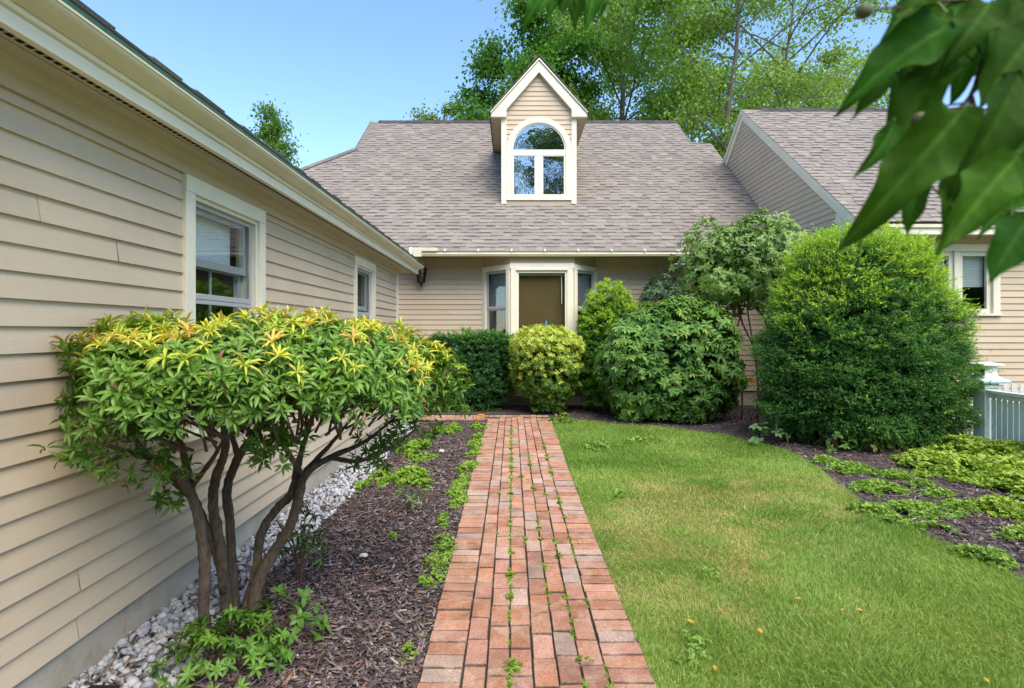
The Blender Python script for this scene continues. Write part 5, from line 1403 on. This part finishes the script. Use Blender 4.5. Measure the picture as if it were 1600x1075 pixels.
# one big leaf: 7 x 5 grid, folded and curled
def bigleaf(sd):
    q = random.Random(sd); nu, nv = 33, 13
    sw, ph0, curl, wav, asym = q.uniform(-.13, .13), q.uniform(0, 6), q.uniform(.15, .45), q.uniform(.03, .075), q.uniform(-.12, .12)
    U = np.linspace(0, 1, nu); pw = np.interp(U, [0, .05, .14, .28, .45, .62, .78, .90, 1], [0, .08, .25, .44, .5, .42, .25, .09, 0])
    V = []; Fc = []; VC = []
    for i, u in enumerate(U):
        for j in range(nv):
            v = -1 + 2 * j / (nv - 1); av = abs(v)
            ph = (u - .30 * av * (1 - .3 * av)) * 7.0
            rib = abs((ph % 1) - .5) * 2                       # side veins sweeping to the tip
            edge = 1 + (.07 * math.sin(u * 17 + ph0 + (2 if v > 0 else 0)) + asym * (1 if v > 0 else -1)) * av
            V.append((u, pw[i] * v * edge + sw * math.sin(u * 3.0) + .05 * sw * math.sin(u * 9), .22 * pw[i] * av - curl * u * u + wav * math.sin(u * 13 + ph0 + 1.5 * (v > 0)) * av * av - .014 * (1 - rib) * (1 - av * .6) * (u < .95)))
            m = 1.5 if av < .09 else (1.22 if rib > .88 else 1.0)
            VC.append((m, m * .98, m))
    for i in range(nu - 1):
        for j in range(nv - 1): Fc.append((i * nv + j, i * nv + j + 1, (i + 1) * nv + j + 1, (i + 1) * nv + j))
    return (np.array(V), np.array(Fc)), np.array(VC)
LV = [  # base px, tip px, width px, depth, roll
    ((1512, 26), (1324, 130), 92, .50, .3), ((1490, 74), (1395, 225), 92, .52, -.3), ((1514, 160), (1338, 352), 100, .47, .2), ((1512, 245), (1472, 342), 50, .50, -.5),
    ((1592, 110), (1545, 305), 100, .48, .4), ((1595, 240), (1487, 384), 88, .46, .2), ((1612, 290), (1540, 345), 45, .5, -.2), ((1612, 335), (1568, 430), 74, .44, .1),
    ((1545, 40), (1482, 118), 60, .54, -.6), ((1600, 0), (1560, 108), 90, .52, .2), ((1495, 176), (1528, 232), 40, .53, .6), ((1470, 0), (1400, 12), 40, .5, .3), ((1560, 60), (1620, 170), 90, .55, 0),
    ((1400, 100), (1352, 172), 34, .53, .5), ((1550, 0), (1500, 60), 74, .50, .1), ((1455, 110), (1400, 190), 70, .56, .3), ((1600, 60), (1520, 95), 80, .57, .1), ((1640, 200), (1590, 330), 90, .5, 0), ((1545, 270), (1510, 330), 50, .51, -.3),
    ((1625, 40), (1560, 150), 90, .50, .3), ((1500, -30), (1440, 60), 80, .55, .4), ((1580, -20), (1625, 80), 90, .52, -.3), ((1570, 190), (1600, 330), 84, .53, -.2), ((1480, 20), (1420, 110), 64, .53, .2), ((1480, 190), (1440, 280), 60, .50, -.3),
    ((1420, 40), (1372, 90), 36, .56, .4), ((1460, 60), (1430, 130), 40, .55, -.5), ((1398, 190), (1360, 262), 40, .5, .5), ((1440, 280), (1420, 350), 40, .5, -.4), ((1500, 330), (1480, 395), 34, .47, .4), ((1450, -10), (1392, 40), 46, .54, .3), ((1530, 210), (1500, 290), 44, .55, .5),
    ((860, -22), (814, 20), 34, .92, .2), ((880, -25), (852, 12), 30, .95, .1), ((912, -40), (892, 32), 38, .92, -.2), ((936, -36), (922, 40), 38, .9, .3), ((940, -25), (944, 18), 30, .95, .2), ((890, -25), (880, 14), 34, .95, 0), ((900, -30), (912, 22), 30, .93, .4)]
pos, axs, ups, Ls, Ws = [], [], [], [], []
for (b0, t0, wpx, d, roll) in LV:
    A_ = np.array(P(*b0, d)); B_ = np.array(P(*t0, d - .03)); v = B_ - A_
    pos.append(A_); axs.append(v); Ls.append(np.linalg.norm(v)); Ws.append(wpx / F * d)
    ups.append(np.array((roll, -.75, .65)))
# leaves of the limb outside the view
hang = []
for i in range(60):
    limb = [(1.9, -.1, 2.02), (1.5, .1, 2.25), (1.0, .4, 2.2), (.72, .5, 2.08)] if i % 3 else [(1.0, .4, 2.2), (.6, .75, 2.25), (.3, .93, 2.18)]
    u_ = random.uniform(0, len(limb) - 1.01); k_ = int(u_); lp = np.array(limb[k_]) + (np.array(limb[k_ + 1]) - np.array(limb[k_])) * (u_ - k_)
    pp = lp + np.array((random.uniform(-.09, .09), random.uniform(-.09, .03), random.uniform(-.04, .12))); hang.append((lp, pp)); pos.append(pp); v = np.array((random.uniform(-.6, .6), random.uniform(-.6, .6), -.7)); axs.append(v); Ls.append(random.uniform(.08, .11)); Ws.append(.05); ups.append(np.array((0, -.3, .9)))
n = len(pos); c = np.array((.026, .098, .009)) * rng.uniform(.75, 1.35, (n, 1)); c[:, 0] *= rng.uniform(.9, 1.5, n)
dl = mat_leaf("dogwood leaf", .6, .08, .38); pos, axs, ups, Ls, Ws = map(np.array, (pos, axs, ups, Ls, Ws))
for k in range(6):
    tb, vc = bigleaf(k + 3); q = np.arange(n) % 6 == k
    instance('foliage', tb, pos[q], axs[q], ups[q], Ls[q] * .93, Ws[q] * .92, c[q], dl, dog, smooth=True, vcol=vc)
br = [[(.47, .52, 1.88), P(1600, 10, .52), P(1545, 70, .53), P(1516, 150, .52), P(1470, 185, .52), P(1405, 195, .52)], [(.47, .52, 1.88), P(1625, 90, .52), P(1605, 200, .52), P(1612, 320, .5)],
      [(.47, .52, 1.88), P(1560, 0, .53), P(1500, 0, .54), P(1420, 10, .54)], [P(1516, 150, .52), P(1530, 215, .53), P(1500, 270, .52), P(1480, 330, .5)]]
b = MB()
for k, (lp, pp) in enumerate(hang):
    b = MB(); b.tube([lp, (lp + pp) / 2 + np.array((0, 0, .02)), pp], [.003, .002, .0012], 5, smooth=2); b.build('leaf_stalk', M['stalk'], dog)
allp = []
for q in br:
    b = MB(); b.tube(q, np.linspace(.0028, .0012, len(q)), 6, smooth=4); b.build('twig', M['twig'], dog)
    for a_, c_ in zip(q[:-1], q[1:]): allp += [np.array(a_) * (1 - t) + np.array(c_) * t for t in np.linspace(0, 1, 8)]
allp = np.array(allp)
for (b0, t0, wpx, d, roll) in LV:
    A_ = np.array(P(*b0, d)); far_ = b0[0] < 1200
    h_ = np.array((.10, .95, 2.10)) if far_ else allp[np.argmin(np.linalg.norm(allp - A_, axis=1))]
    b = MB(); b.tube([h_, (A_ + h_) / 2 + np.array((0, .004, .006)), A_], [.0012, .001, .001], 5, smooth=3); b.build('leaf_stalk', M['stalk'], dog)
b = MB()
fr_ = [((1350, 18), (1440, 14), .48), ((1437, 187), (1520, 165), .47)]
for f0, s0, d in fr_: b.tube([P(*s0, d + .02), P((f0[0] + s0[0]) / 2, (f0[1] + s0[1]) / 2 - 4, d), P(*f0, d)], [.0012, .001, .0012], 5, smooth=2)
for f0, s0, d in fr_:
    b = MB(); b.tube([P(*s0, d + .02), P((f0[0] + s0[0]) / 2, (f0[1] + s0[1]) / 2 - 4, d), P(*f0, d)], [.0012, .001, .0012], 5, smooth=2); b.build('stalk', M['twig'], dog)
    q = P(*f0, d); b = MB(); b.mesh([(q[0] + .015 * v[0] * 1.05, q[1] + .015 * v[1], q[2] + .015 * v[2] * .9) for v in T_PEB[0]], [tuple(f_) for f_ in T_PEB[1]])
    o = b.build('fruit', M['fruit'], dog, smooth=True); sb = o.modifiers.new("sub", 'SUBSURF'); sb.levels = 2; sb.render_levels = 2
